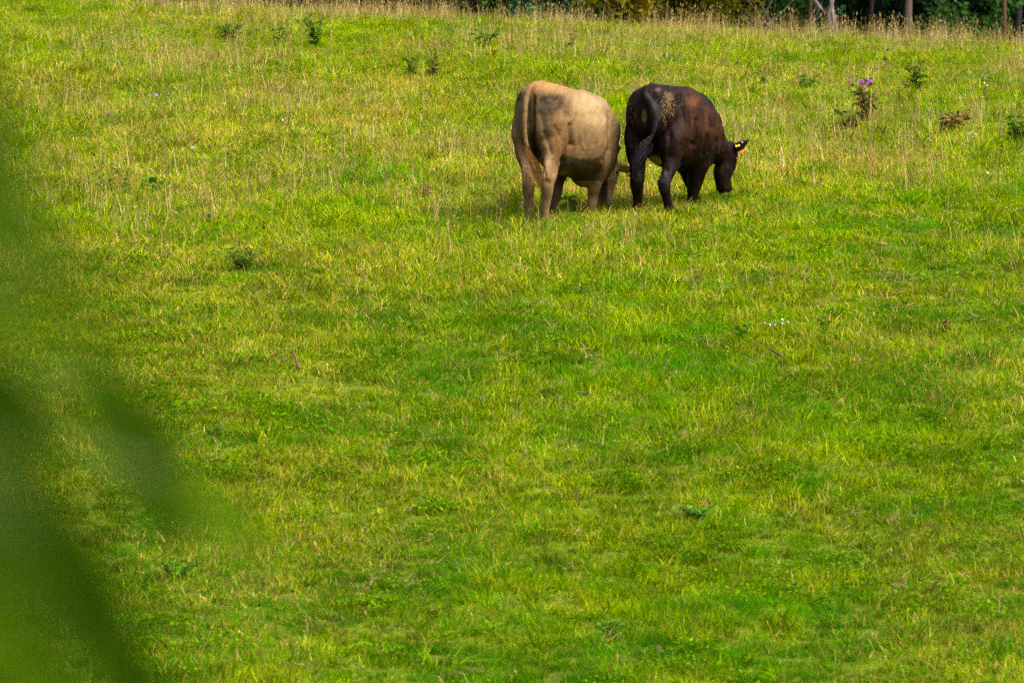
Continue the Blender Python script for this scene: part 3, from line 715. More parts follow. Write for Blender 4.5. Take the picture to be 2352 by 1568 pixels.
def blk_col(cx, cy, co, no):
    n = len(cx); c = np.tile(np.array([.0125, .0068, .0058]), (n, 1))
    X_, Y_ = cx/1051, cy/1051
    nz = fbm(X_, Y_, .05, .07, 4, 13)
    # rusty winter coat, in streaks that follow the ribs
    ribs = np.clip(gs(cx, cy, 920, 450, 240, 330, 3)+.35*gs(cx, cy, 720, 300, 120, 150)+.6*gs(cx, cy, 850, 820, 150, 120)+.8*gs(cx, cy, 1120, 760, 80, 200), 0, 1)
    u = X_-.42*Y_+.42*Y_*Y_
    streak = fbm(u, Y_, .035, .30, 3, 31)
    c = blend(c, np.clip(ribs*(.22+(streak-.42)*1.7+(nz-.5)*.6), 0, .85), (.10, .042, .017))
    c = blend(c, np.clip(gs(cx, cy, 850, 250, 45, 60)*(nz+.2), 0, .5), (.16, .06, .015))
    c = blend(c, .55*gs(cx, cy, 255, 230, 80, 60), (.03, .016, .013))
    # dried mud flecks on the rump
    sp = vnoise((X_+.5*Y_)/.0095, (Y_-.55*X_)/.019, 4, 2)
    reg = np.clip(gs(cx, cy, 590, 330, 130, 130)*1.1+gs(cx, cy, 190, 360, 60, 110)*.95+gs(cx, cy, 530, 160, 110, 40)*.55+gs(cx, cy, 500, 470, 70, 90)*.8+gs(cx, cy, 370, 260, 40, 60)*.7, 0, 1)
    c = blend(c, np.clip((sp-1+reg*.46*(.6+.9*nz))*7, 0, .9)*(no[:, 1] < .4), (.17, .125, .055))
    big = vnoise(X_/.035, Y_/.03, 8, 5)
    c = blend(c, np.clip(np.clip(gs(cx, cy, 585, 205, 40, 24)*1.4, 0, 1)*(big-.35)*3, 0, .5), (.19, .13, .08))
    c = blend(c, np.clip(gs(cx, cy, 470, 145, 25, 18)*1.5, 0, .6), (.15, .10, .07))
    c = blend(c, np.clip(gs(cx, cy, 322, 425, 24, 60, 4)*(nz+.5)*(co[:, 1] > -.09), 0, .8), (.20, .15, .03))
    c = blend(c, np.clip(gs(cx, cy, 440, 905, 85, 62, 5)*1.1*(co[:, 1] > .15), 0, .95), (.75, .55, .03))
    c = blend(c, .8*((co[:, 1] < -.072)*(cx > 300)).astype(float), (.040, .038, .046))
    c = c*np.array([1.08, 1.0, .9])
    return np.clip(c*.52*(.55+.9*nz)[:, None], 0, 1)
root = empty('black_cow', base)
tag(root, 'black cow with mud flecked rump, rusty ribs and yellow tags in its ear', 'cow', 'cattle grazing side by side')
blk.finish('body', M_BLK, root, blk_col, [(885, 470, 845, 720, 26, .020), (845, 720, 725, 910, 26, .018), (540, 420, 600, 640, 28, .013), (600, 640, 590, 860, 24, .012),
    (990, 640, 950, 830, 20, .022), (1045, 540, 1010, 800, 18, .015), (1090, 680, 1085, 900, 18, .013), (780, 280, 840, 520, 16, .005), (700, 200, 770, 400, 36, .014), (640, 180, 690, 190, 34, -.012),
    (910, 300, 960, 560, 16, .005), (340, 430, 350, 800, 20, .016), (190, 430, 190, 720, 24, .010), (560, 980, 590, 1080, 14, .010), (215, 950, 220, 1080, 12, .008), (720, 500, 780, 700, 24, .009)])
blk.fur(root, M_BLK, 24000, .024, 9, .004)
blk.switch(root, M_BLK, [(385, 660, -.125), (345, 740, -.125), (310, 820, -.115), (280, 900, -.10), (262, 1000, -.08)], 150, .022, 8,
           [(.03, .03, .04), (.012, .01, .012), (.05, .05, .07), (.02, .015, .015)], .008)
disc('ear_tag', blk.Vw(1303, 743, 1.41-.030), (-.2, -1, .1), .0135, M_TAGY, root)
disc('ear_tag', blk.Vw(1329, 737, 1.41-.034), (-.2, -1, .1), .013, M_TAGY, root)
disc('ear_tag', blk.Vw(1365, 702, 1.41-.020), (-.1, -1, .1), .012, M_TAGG, root)
disc('ear_tag', blk.Vw(1357, 795, 1.41+.004), (.2, -1, .1), .022, M_TAGO, root, ry=.03)
ball('eye', blk.Vw(1302, 880, 1.43), .018, M_EYE, root)

# ---------------------------------------------------------------- weeds and flowers
M_LF = {
 'dark': leaf_mat('dark weed leaf', (.07, .165, .003), (.032, .09, .002), .35),
 'green': leaf_mat('green weed leaf', (.08, .19, .003), (.035, .11, .002), .35),
 'olive': leaf_mat('olive weed leaf', (.075, .085, .008), (.03, .035, .006), .3),
 'red': leaf_mat('reddish weed leaf', (.24, .09, .015), (.07, .08, .01), .3),
 'brown': leaf_mat('withered brown leaf', (.20, .10, .04), (.07, .035, .02), .2),
 'bright': leaf_mat('bright broad leaf', (.15, .38, .03), (.07, .22, .02), .4),
}
M_STEM = plain('weed stem', (.10, .05, .03), .7); M_STEMG = plain('green weed stem', (.10, .13, .02), .7)
M_PURPLE = plain('purple petals', (.26, .035, .32), .6); M_WHITE = plain('white petals', (.80, .80, .70), .6)
M_BLUE = plain('pale blue petals', (.30, .28, .75), .6); M_YEL = plain('yellow petals', (.85, .65, .02), .6); M_PINK = plain('pink petals', (.6, .25, .4), .6)

def leaf_mesh(name, w, mat, n=4, fold=.25, droop=.35):
    V, F = [], []
    for i in range(n+1):
        t = i/n; ww = w*math.sin(math.pi*min(.08+t*.92, 1))**.8 if i < n else 0
        z = -droop*t*t
        V += [(t, -ww, z+ww*fold), (t, 0, z), (t, ww, z+ww*fold)]
    for i in range(n):
        q = 3*i; F += [(q, q+3, q+4, q+1), (q+1, q+4, q+5, q+2)]
    me = bpy.data.meshes.new(name); me.from_pydata(V, [], F); me.materials.append(mat)
    me.polygons.foreach_set('use_smooth', [True]*len(me.polygons)); me.update()
    return me
LEAF = {}
def get_leaf(kind, w, droop=.35):
    w = w*1.5
    k = (kind, w, droop)
    if k not in LEAF: LEAF[k] = leaf_mesh('leaf', w, M_LF[kind], droop=droop)
    return LEAF[k]
def tube_mesh(name, paths, mat, n=5):
    V, F = [], []
    for pts in paths:
        b = len(V)
        for i, (p, r) in enumerate(pts):
            t = (Vector(pts[min(i+1, len(pts)-1)][0])-Vector(pts[max(i-1, 0)][0])).normalized()
            u = t.orthogonal().normalized(); v = t.cross(u)
            for k in range(n):
                g = 6.2832*k/n; V.append(Vector(p)+u*r*math.cos(g)+v*r*math.sin(g))
        for i in range(len(pts)-1):
            for k in range(n): F.append((b+i*n+k, b+i*n+(k+1) % n, b+(i+1)*n+(k+1) % n, b+(i+1)*n+k))
        F.append(tuple(b+(len(pts)-1)*n+k for k in range(n)))
    me = bpy.data.meshes.new(name); me.from_pydata([tuple(v) for v in V], [], F); me.materials.append(mat)
    return me
def flower_mesh(mat, petals=8, seed=0, dome=.5):
    r = random.Random(seed); V, F = [], []
    for ring, (rad, zz) in enumerate(((1, 0), (.65, dome*.6), (.3, dome))):
        for i in range(petals):
            g = 6.283*(i+.5*ring)/petals+r.uniform(-.15, .15); w = .33
            b = len(V); R = rad*r.uniform(.8, 1.15)
            V += [(0, 0, zz*.6), (R*.7*math.cos(g-w), R*.7*math.sin(g-w), zz), (R*math.cos(g), R*math.sin(g), zz*.9+r.uniform(0, .25)), (R*.7*math.cos(g+w), R*.7*math.sin(g+w), zz)]
            F.append((b, b+1, b+2, b+3))
    me = bpy.data.meshes.new('flower_head'); me.from_pydata(V, [], F); me.materials.append(mat); return me
FM = {k: flower_mesh(m, 8, i) for i, (k, m) in enumerate((('purple', M_PURPLE), ('white', M_WHITE), ('blue', M_BLUE), ('yellow', M_YEL), ('pink', M_PINK)))}

def child(name, me, parent, loc, rot=(0, 0, 0), scl=1):
    o = bpy.data.objects.new(name, me); o.location = loc; o.rotation_euler = rot
    o.scale = (scl, scl, scl) if not isinstance(scl, tuple) else scl
    return link(o, parent)

def weed(name, label, cat, px, py, hpx, wpx, stems=3, leaves=8, lw=.12, ll=.5, kind='green', stem_mat=None, flower=None, nf=0, fs=.012, group=None, seed=None, droop=.35, lean=0.0, topless=False):
    """leafy plant growing where (px, py) meets the pasture; height and spread in picture units"""
    r = random.Random(seed if seed is not None else int(px*7+py))
    g = at(px, py); sc = g.y/K; H = hpx*sc*1.2; Wd = wpx*sc*.55
    o = empty(name, (g.x, g.y, g.z-.01)); tag(o, label, cat, group)
    paths = []; tips = []
    for i in range(stems):
        az = r.uniform(0, 6.283); sp = Wd*(r.uniform(.3, .8) if stems > 1 else .15); hh = H*(r.uniform(.7, 1) if i else 1)
        ex = math.cos(az)*sp+lean*Wd; ey = math.sin(az)*sp*.8
        pts = []
        for k in range(6):
            t = k/5; pts.append(((ex*t**1.3+r.uniform(-1, 1)*.004, ey*t**1.3, hh*t), .0045*(1-.6*t)))
        paths.append(pts); tips.append(pts)
    child('stem', tube_mesh('stem', paths, stem_mat or M_STEMG), o, (0, 0, 0))
    kinds = kind if isinstance(kind, (list, tuple)) else [kind]
    for i in range(stems):
        pts = tips[i]
        for j in range(leaves):
            t = r.uniform(.05, 1) if not topless else r.uniform(.05, .8)
            k = min(int(t*5), 4); f = t*5-k
            p = Vector(pts[k][0]).lerp(Vector(pts[k+1][0]), f)
            L = 1.15*ll*max(Wd, H*.4)*r.uniform(.6, 1.1)*(1.15-.45*t)
            me = get_leaf(kinds[r.randrange(len(kinds))], lw, droop)
            child('leaf', me, o, p, (r.uniform(-1.25, 1.25), r.uniform(-.9, .15), j*2.4+r.uniform(-.5, .5)), L)
    for j in range(nf):
        tp = Vector(tips[j % stems][-1][0]); q = tp*1.0+Vector((-tp.x*.35+r.gauss(0, 1)*Wd*.26, r.gauss(0, .5)*Wd*.3, r.uniform(-.16, .05)*H))
        child('flower_head', FM[flower], o, q, (r.uniform(-.3, .6)+.8, r.uniform(-.4, .4), r.uniform(0, 6)), fs*r.uniform(.75, 1.2))
    return o
G = 'weeds scattered in the upper pasture'
weed('weed_clump', 'low dense dark green weed clump at upper left below the crest', 'weed', 525, 100, 44, 110, 16, 14, .08, .34, ['dark', 'green', 'green'], group=G)
weed('weed', 'small spindly weed with drooping thin leaves right of the dense dark clump', 'weed', 640, 114, 56, 60, 9, 10, .08, .5, ['dark', 'olive', 'green'], group=G)
weed('weed', 'tall leafy green weed branching at the top, upper left pasture', 'weed', 726, 114, 74, 76, 11, 12, .11, .40, ['dark', 'green'], M_STEM, group=G)
weed('weed', 'green feathery weed left of the brown leafed one, above the pasture middle', 'weed', 947, 184, 62, 60, 8, 10, .08, .5, ['green', 'dark', 'olive'], group=G)
weed('weed', 'weed with curled brown leaves, upper pasture left of the tan steer', 'weed', 992, 182, 64, 56, 7, 9, .11, .45, ['brown', 'olive', 'dark'], M_STEM, group=G)
weed('weed_clump', 'soft light green weed clump on the slope just below the crest', 'weed', 1112, 120, 44, 90, 14, 11, .07, .45, ['green', 'green', 'dark'], group=G)
weed('weed', 'tiny weed with rusty leaves below the soft green clump near the crest', 'weed', 1126, 138, 22, 36, 3, 6, .12, .7, ['red', 'green'], M_STEM, group=G)
weed('weed', 'upright olive brown weed standing above the gap between the cattle', 'weed', 1312, 122, 46, 32, 2, 9, .13, .6, ['olive', 'brown'], M_STEM, group=G)
weed('weed', 'short dark weed growing between black cow and purple flowered plant, left one', 'weed', 1750, 206, 44, 42, 6, 10, .11, .5, ['dark', 'olive'], group=G)
weed('weed_clump', 'wide low dark weed clump left of the purple flowered plant', 'weed', 1852, 216, 36, 80, 11, 9, .10, .42, ['dark', 'green'], group=G)
iw = weed('ironweed', 'tall weed with bright purple flower heads and brown green leaves right of the black cow', 'flowering plant', 1992, 288, 92, 96, 6, 20, .13, .42, ['olive', 'dark', 'red', 'green'], M_STEM, 'purple', 20, .030, seed=12, topless=True)
weed('weed', 'leafy dark green plant at the left foot of the purple flowered plant', 'weed', 1945, 304, 52, 76, 5, 9, .14, .55, ['dark', 'olive'], M_STEM, group=G)
weed('weed', 'weed with long arching leaves right of the purple flowered plant', 'weed', 2100, 224, 66, 80, 10, 9, .08, .6, ['green', 'olive'], M_STEM, group=G)
weed('weed', 'small brown tipped weed above the purple flowers', 'weed', 2035, 156, 36, 42, 3, 8, .12, .5, ['brown', 'olive'], M_STEM, group=G)
weed('weed_clump', 'wide rusty red and olive weed clump right of the purple flowered plant', 'weed', 2178, 314, 52, 120, 11, 10, .11, .38, ['red', 'olive', 'brown', 'dark'], M_STEM, group=G)
weed('weed_clump', 'large dark green weed clump at the right edge of the pasture', 'weed', 2338, 330, 62, 100, 9, 11, .12, .45, ['dark', 'green'], group=G)
weed('weed', 'small grey green weed left of the dark clump at the right edge', 'weed', 2247, 322, 22, 28, 2, 6, .14, .7, ['olive'], group=G)
weed('white_flowers', 'thin stems topped with small white flower heads near the right edge', 'flowering plant', 2262, 240, 58, 34, 4, 5, .08, .4, 'olive', M_STEMG, 'white', 12, .013)
weed('white_flowers', 'low loose patch of white flower heads on stems, right of the rusty clump base', 'flowering plant', 2228, 345, 34, 54, 5, 3, .08, .4, 'green', M_STEMG, 'white', 8, .010)
weed('weed', 'spiky dark weed near the left side, left one of two', 'weed', 243, 450, 60, 80, 4, 9, .10, .6, ['dark', 'olive', 'brown'], M_STEM, group=G)
weed('weed', 'upright weed with a whorl of thin leaves near the left side, right one of two', 'weed', 287, 462, 62, 46, 2, 12, .09, .6, ['dark', 'olive'], M_STEM, group=G)
weed('weed', 'weed with bright broad leaves right of the two spiky weeds', 'weed', 352, 452, 44, 72, 5, 7, .26, .5, ['bright', 'green', 'dark'], group=G)
weed('withered_weed', 'curled dry brown weed left of the tan steer hooves', 'weed', 980, 462, 34, 52, 4, 9, .16, .45, 'brown', M_STEM)
weed('weed', 'thin dark brown weed at the middle left of the pasture, level with the steer', 'weed', 545, 458, 36, 40, 3, 6, .1, .5, ['brown', 'olive'], M_STEM, group=G)
weed('weed_clump', 'sprawling weed clump with reddish stems in the left half of the pasture', 'weed', 560, 626, 54, 160, 18, 9, .07, .24, ['green', 'olive', 'green', 'green'], M_STEM, group=G)
weed('weed', 'small spiky weed in the grass under the black cow muzzle', 'weed', 1668, 474, 34, 40, 3, 8, .09, .7, ['dark', 'olive'], M_STEM, group=G)
weed('weed_clump', 'low green weed growing just behind the front hooves of the tan steer', 'weed', 1322, 482, 28, 90, 6, 7, .13, .35, ['green', 'dark'], group=G)
weed('weed', 'reddish weed with spreading leaves at the right side of the middle pasture', 'weed', 2168, 768, 40, 60, 4, 7, .14, .5, ['red', 'green', 'dark'], M_STEM, group=G)
weed('weed', 'thin bronze stemmed weed at the right edge of the middle pasture', 'weed', 2322, 792, 44, 44, 3, 5, .1, .5, ['brown', 'olive'], M_STEM, group=G)
weed('weed', 'dark leafy weed below the brown twig', 'weed', 1814, 886, 30, 64, 10, 9, .13, .32, ['dark', 'green'], M_STEM, group='leafy weeds in the middle pasture')
weed('weed', 'dark leafy weed left of the white flower patch', 'weed', 1703, 778, 34, 62, 5, 8, .18, .45, ['dark', 'green'], group='leafy weeds in the middle pasture')
weed('weed', 'dark leafy weed right of the white flower patch', 'weed', 1895, 758, 34, 52, 4, 8, .15, .5, ['dark', 'green'], group='leafy weeds in the middle pasture')
weed('white_flowers', 'patch of tiny white flowers in the middle pasture above the brown twig', 'flowering plant', 1790, 765, 26, 78, 6, 2, .1, .3, 'green', M_STEMG, 'white', 13, .011)
weed('white_flowers', 'small cluster of white flowers at the left, upslope of the bright broad leaved weed', 'flowering plant', 450, 362, 20, 26, 2, 2, .1, .3, 'green', M_STEMG, 'white', 6, .012)
weed('white_flowers', 'small cluster of white flowers at the left, right of the tiny pink flower', 'flowering plant', 432, 330, 14, 30, 3, 2, .1, .3, 'green', M_STEMG, 'white', 6, .009)
weed('yellow_flowers', 'small yellow flowers seen between the hind legs of the black cow', 'flowering plant', 1480, 402, 26, 50, 5, 3, .1, .4, 'green', M_STEMG, 'yellow', 18, .018)
weed('weed_clump', 'leafy dark green weed with a few yellow leaves near the lower left foliage', 'weed', 402, 1335, 44, 150, 20, 12, .14, .2, ['green', 'green', 'bright'], group='weeds in the near pasture')
weed('weed_clump', 'dark green leafy weed clump low in the middle of the near pasture', 'weed', 1395, 1462, 36, 120, 16, 10, .12, .24, ['green', 'bright'], group='weeds in the near pasture')
weed('weed_clump', 'dark leafy weed clump in the near pasture right of the blurred dark leaf', 'weed', 490, 1012, 34, 70, 11, 9, .12, .3, ['dark', 'green'], group='weeds in the near pasture')
weed('weed_clump', 'broad dark green weed patch in the near pasture right of the bottom middle', 'weed', 1600, 1195, 32, 130, 16, 10, .12, .24, ['green', 'bright'], group='weeds in the near pasture')
weed('seed_spike', 'single dark brown seed spike standing at the left of the middle pasture', 'weed', 343, 796, 34, 5, 1, 9, .25, .35, 'brown', M_STEM)

def tiny(label, px, py, c, h=.07, s=.014):
    g = at(px, py); o = empty('wildflower', g); tag(o, label, 'wildflower', 'tiny single wildflowers in the turf')
    child('stem', tube_mesh('stem', [[((0, 0, 0), .002), ((.004, 0, h), .0015)]], M_STEMG), o, (0, 0, 0))
    child('flower_head', FM[c], o, (.004, 0, h), (.9, .1, px), s)
tiny('pale blue flower at the far left of the upper pasture', 28, 262, 'blue', .09, .022)
tiny('pale blue flower in the upper left pasture, right of the far left one', 358, 236, 'blue', .09, .026)
tiny('violet flower downslope between the two pale blue flowers at upper left', 245, 276, 'purple', .09, .022)
tiny('pale blue flower below the violet one and well to its right', 608, 362, 'blue', .09, .014)
tiny('lone blue flower left of the tan steer at rump height', 1324, 360, 'blue', .09, .014)
tiny('tiny pink flower at the left edge of the sharp grass', 90, 462, 'pink', .08, .016)
tiny('lilac flower on the open grass upslope of the brown weed', 1248, 360, 'blue', .09, .018)
tiny('lilac flower in the grass to the right below the black cow muzzle', 1705, 500, 'blue', .08, .016)
tiny('single white flower at the right edge level with the black cow knees', 2269, 412, 'white', .06, .026)
tiny('single white flower right of the white flower clusters, left pasture', 648, 292, 'white', .08, .018)
tiny('lilac flower beside the single white one at the right edge', 2335, 408, 'blue', .06, .014)
tiny('white flower in the left half, below and left of the tan steer hooves', 838, 660, 'white', .08, .020)

def stick(name, label, cat, pts, r, mat, knots=()):
    W_ = [at(px, py)+Vector((0, 0, up)) for px, py, up in pts]
    o0 = W_[0]; n = len(W_)
    paths = [[(tuple(w-o0), r*(1-.5*i/(n-1))) for i, w in enumerate(W_)]]
    for (i, dx, dz, rr) in knots: paths.append([(tuple(W_[i]-o0), rr), (tuple(W_[i]-o0+Vector((dx, 0, dz))), rr*.7)])
    o = bpy.data.objects.new(name, tube_mesh(name, paths, mat, 7)); o.location = o0; link(o); tag(o, label, cat)
M_TWIG = plain('dead wood', (.075, .035, .022), .8)
stick('twig', 'short dark brown twig lying in the middle pasture', 'twig', [(1772, 832, .10), (1780, 835, .095), (1792, 840, .085), (1806, 846, .06)], .012, M_TWIG)
stick('twig', 'dark crooked twig with a knot lying in the grass below the black cow', 'twig', [(1543, 660, .06), (1562, 663, .06), (1590, 663, .065), (1620, 662, .05)], .011, M_TWIG, [(2, .06, .05, .013), (2, .02, .06, .014)])
stick('twig', 'reddish brown slanted dead stem in the left half of the pasture', 'twig', [(686, 856, .03), (680, 850, .08), (671, 848, .14)], .013, M_TWIG)
def foxtail(label, px, py, h, lean):
    g = at(px, py); s = g.y/K; H = h*s; o = empty('foxtail', g); tag(o, label, 'grass stem', 'seed headed stems standing on the crest')
    pts = [((lean*s*t*t, 0, H*t), .005*(1-.4*t)) for t in (0, .25, .5, .75, 1)]
    child('stem', tube_mesh('stem', [pts], M_STEMG), o, (0, 0, 0))
    tip = Vector(pts[-1][0]); dv = (tip-Vector(pts[-2][0])).normalized()
    child('seed_head', tube_mesh('seed_head', [[(tuple(tip+dv*q), rr) for q, rr in ((-.05, .004), (-.03, .009), (.01, .011), (.04, .008), (.06, .003))]], M_SEED, 7), o, (0, 0, 0))
M_SEED = plain('yellow seed head', (.22, .20, .03), .8)
foxtail('thin stem with green seed head on the crest, left of the pale trunk', 2053, 84, 44, 2)
foxtail('tall leaning stem on the crest in front of the pale trunk', 2101, 82, 52, -8)
foxtail('tallest straight stem on the crest right of the pale trunk', 2240, 90, 56, 3)
foxtail('stem leaning left with plump yellow head, near the right end of the crest', 2256, 92, 38, -12)
foxtail('stem leaning right with yellow head, right end of the crest', 2282, 90, 42, 12)

# ---------------------------------------------------------------- wood beyond the crest
def bark_mat(name, c1, c2):
    m, nt, out = new_mat(name)
    tc = N(nt, 'ShaderNodeTexCoord'); mp = N(nt, 'ShaderNodeMapping'); mp.inputs['Scale'].default_value = (9, 9, 1.6)
    nt.links.new(tc.outputs['Object'], mp.inputs[0])
    nz = N(nt, 'ShaderNodeTexNoise'); nz.inputs['Scale'].default_value = 1.5; nz.inputs['Detail'].default_value = 6; nt.links.new(mp.outputs[0], nz.inputs['Vector'])
    r = ramp(nt, [(.3, c1), (.7, c2)]); nt.links.new(nz.outputs[0], r.inputs[0])
    p = N(nt, 'ShaderNodeBsdfPrincipled'); p.inputs['Roughness'].default_value = .9; nt.links.new(r.outputs[0], p.inputs['Base Color'])
    b = N(nt, 'ShaderNodeBump'); b.inputs['Strength'].default_value = .7; b.inputs['Distance'].default_value = .03; nt.links.new(nz.outputs[0], b.inputs['Height']); nt.links.new(b.outputs[0], p.inputs['Normal'])
    nt.links.new(p.outputs[0], out.inputs[0]); return m
M_BK = {'brown': bark_mat('brown bark', (.05, .022, .01), (.13, .065, .03)), 'pale': bark_mat('pale bark', (.07, .045, .035), (.17, .125, .10)), 'dark': bark_mat('dark bark', (.012, .008, .008), (.045, .028, .028)),
        'bare': bark_mat('bleached dead wood', (.08, .06, .065), (.19, .155, .155))}
M_CR = {'dark': leaf_mat('dark tree leaves', (.012, .033, .014), (.004, .014, .008), .3, noise=2), 'teal': leaf_mat('blue green leaves', (.06, .22, .08), (.03, .12, .045), .3, noise=2),
        'olive': leaf_mat('turning leaves', (.27, .20, .008), (.09, .12, .005), .4, noise=3), 'green': leaf_mat('green tree leaves', (.045, .12, .022), (.018, .055, .012), .35, noise=2)}

def leaf_cloud(name, mat, blobs, n, size, parent, seed):
    """leaf-sized faces spread through a few overlapping volumes"""
    r = np.random.default_rng(seed); V = []
    wts = np.array([b[3]*b[4]*b[5] for b in blobs]); wts = wts/wts.sum()
    k = r.choice(len(blobs), n, p=wts)
    B = np.array([b[:6] for b in blobs])[k]
    dd = r.normal(0, 1, (n, 3)); dd /= np.linalg.norm(dd, axis=1)[:, None]
    rad = r.random(n)**(.45)
    c = B[:, :3]+dd*rad[:, None]*B[:, 3:6]
    # cluster the leaves into sprays
    sp = B[:, :3]*0+(r.normal(0, 1, (n, 3))*size*1.2)
    m = max(n//14, 1); c = c[r.integers(0, m, n)]+sp
    t1 = r.normal(0, 1, (n, 3)); t1 /= np.linalg.norm(t1, axis=1)[:, None]
    t2 = np.cross(t1, r.normal(0, 1, (n, 3))); t2 /= np.linalg.norm(t2, axis=1)[:, None]
    L = (size*r.uniform(.5, 1.2, n))[:, None]
    q = np.stack([c-t1*L, c+t2*L*.5, c+t1*L, c-t2*L*.5], 1).reshape(-1, 3)
    return mesh_obj(name, q.tolist(), np.arange(4*n).reshape(-1, 4).tolist(), mat, parent)

def tree(label, px, d, wpx, bark, crown, seed, H=13, lean=0, fork=False, nleaf=5200, low=4.0, name='broadleaf_tree'):
    r = random.Random(seed); x = (px-1176)/K*d; z = float(gz(x, d)); rad = wpx/K*d*.5
    o = empty(name, (x, d, z-.1)); tag(o, label, 'tree', 'trees of the wood beyond the crest')
    trunk = [((lean*t*t+r.uniform(-.05, .05), r.uniform(-.05, .05), H*.7*t), rad*(1.25 if t == 0 else 1-.65*t)) for t in (0, .03, .1, .25, .45, .7, 1)]
    paths = [trunk]; blobs = []
    for i in range(9):
        t = .35+.07*i; k = trunk[min(int(t*6), 5)][0]; az = r.uniform(0, 6.28); L = r.uniform(1.8, 3.4)
        s = Vector((lean*t*t, 0, H*.7*t)); e = s+Vector((math.cos(az)*L, math.sin(az)*L, L*.45))
        paths.append([(tuple(s), rad*.4), (tuple(s.lerp(e, .5)+Vector((0, 0, .2))), rad*.25), (tuple(e), rad*.08)])
        blobs.append((e.x, e.y, e.z+.3, 1.7, 1.7, 1.15))
    blobs.append((lean, 0, H*.85, 2.2, 2.2, 1.8))
    child('trunk', tube_mesh('trunk', paths, M_BK[bark], 9), o, (0, 0, 0))
    leaf_cloud('crown', M_CR[crown], blobs, nleaf, .17, o, seed)
    return o
def shrub(label, px, d, hpx_top, wm, hm, mat, seed, n=2600, size=.075):
    x = (px-1176)/K*d; z = float(gz(x, d)); r = random.Random(seed)
    o = empty('woodland_shrub', (x, d, z-.05)); tag(o, label, 'shrub', 'shrubs along the edge of the wood')
    bl = [(r.uniform(-wm, wm)*.7, r.uniform(-.5, .5), hm*r.uniform(.3, .8), wm*.45, .6, hm*.35) for _ in range(8)]
    paths = [[((0, 0, 0), .03), ((b[0]*.5, b[1]*.5, b[2]*.6), .02), ((b[0], b[1], b[2]), .008)] for b in bl]
    child('branches', tube_mesh('branches', paths, M_BK['dark'], 6), o, (0, 0, 0))
    leaf_cloud('foliage', M_CR[mat], bl, n, size, o, seed)
tree('broad dark trunk left of centre beyond the crest', 1140, 112, 24, 'dark', 'dark', 1, 12)
tree('dark trunk just right of the leftmost broad trunk beyond the crest', 1163, 114, 18, 'dark', 'dark', 2, 13)
tree('dark purple brown trunk right of the paired dark trunks', 1206, 111, 22, 'dark', 'dark', 3, 12)
tree('slim brown trunk left of the bleached dead branches', 1861, 109, 10, 'brown', 'green', 4, 11)
tree('thin dark trunk between the dead branches and the pale trunk', 2005, 118, 12, 'dark', 'dark', 5, 13)
tree('thick pale trunk on the right beyond the crest', 2090, 110, 19, 'pale', 'dark', 6, 14)
tree('brown trunk near the right edge beyond the crest', 2306, 110, 11, 'brown', 'dark', 7, 13, lean=.5)
tree('broader dull trunk at the right edge beyond the crest', 2337, 113, 16, 'dark', 'dark', 8, 13)
tree('slim grey trunk beside the turning yellow leaves', 1720, 110, 6, 'pale', 'olive', 9, 9)
# dead leaning branches
def dead_tree(label, px, d, seed):
    x = (px-1176)/K*d; z = float(gz(x, d)); u = d/K
    o = empty('dead_tree', (x, d, z)); tag(o, label, 'dead tree')
    Z0 = 75-62      # picture units from this foot up to the crest line
    def q(a, b, y=0): return (a*u, y, b*u)
    paths = [[(q(20, 0), .05), (q(10, 40), .05), (q(-2, 95), .045), (q(-10, 150), .03), (q(-30, 230), .02)],
             [(q(-8, 0), .045), (q(-8, 60), .045), (q(-12, 100), .04), (q(-4, 130), .035), (q(-2, 200), .02)],
             [(q(-12, 100), .03), (q(-32, 115), .035), (q(-52, 145), .03), (q(-75, 200), .02)],
             [(q(22, 10), .02), (q(34, 60), .012)], [(q(10, 60), .02), (q(30, 75), .010)]]
    child('trunk', tube_mesh('trunk', paths[:2], M_BK['bare'], 7), o, (0, 0, 0))
    for p in paths[2:]: child('branch', tube_mesh('branch', [p], M_BK['bare'], 6), o, (0, 0, 0))
dead_tree('bleached forked dead branches leaning behind the crest right of centre', 1915, 106, 1)
def brush(label, px, d, seed):
    r = random.Random(seed); x = (px-1176)/K*d; z = float(gz(x, d)); o = empty('bare_brush', (x, d, z)); tag(o, label, 'dead branches')
    for i in range(14):
        s = Vector((r.uniform(-.5, .5), r.uniform(-.3, .3), r.uniform(0, .5))); az = r.uniform(-.9, .9) if i % 2 else r.uniform(2.2, 4.0)
        e = s+Vector((math.cos(az)*r.uniform(.5, 1.1), 0, r.uniform(.2, 1.1)))
        child('branch', tube_mesh('branch', [[(tuple(s), .016), (tuple(s.lerp(e, .5)+Vector((0, 0, r.uniform(-.1, .1)))), .011), (tuple(e), .005)]], M_BK['bare'], 5), o, (0, 0, 0))
brush('tangle of bare grey twigs beyond the crest left of the slim brown trunk', 1775, 107, 3)
shrub('blue green shrub beyond the crest above the tan steer', 1278, 108, 0, 1.1, 2.2, 'teal', 21)
shrub('lower blue green shrub beyond the crest, right of the larger one', 1368, 110, 0, .8, 1.7, 'teal', 22)
shrub('olive yellow shrub beyond the crest above the black cow', 1455, 107, 0, 1.0, 2.2, 'olive', 23)
shrub('brown gold shrub beyond the crest, middle of the turning shrubs', 1560, 107.5, 0, 1.1, 2.3, 'olive', 24)
shrub('golden shrub with denser leaves, right end of the turning shrubs', 1655, 108, 0, 1.0, 2.1, 'olive', 25)
shrub('dull green shrub beside the broad dark trunks beyond the crest', 1080, 109, 0, 1.1, 2.2, 'green', 26)
shrub('olive shrub under the slim brown trunk', 1835, 111, 0, .6, 1.7, 'green', 27)
shrub('rounded green shrub beyond the crest left of the right hand trunks', 2225, 111, 0, .9, 2.0, 'green', 28)
shrub('small dark shrub behind the pale trunk', 2130, 115, 0, .8, 2.0, 'dark', 29)

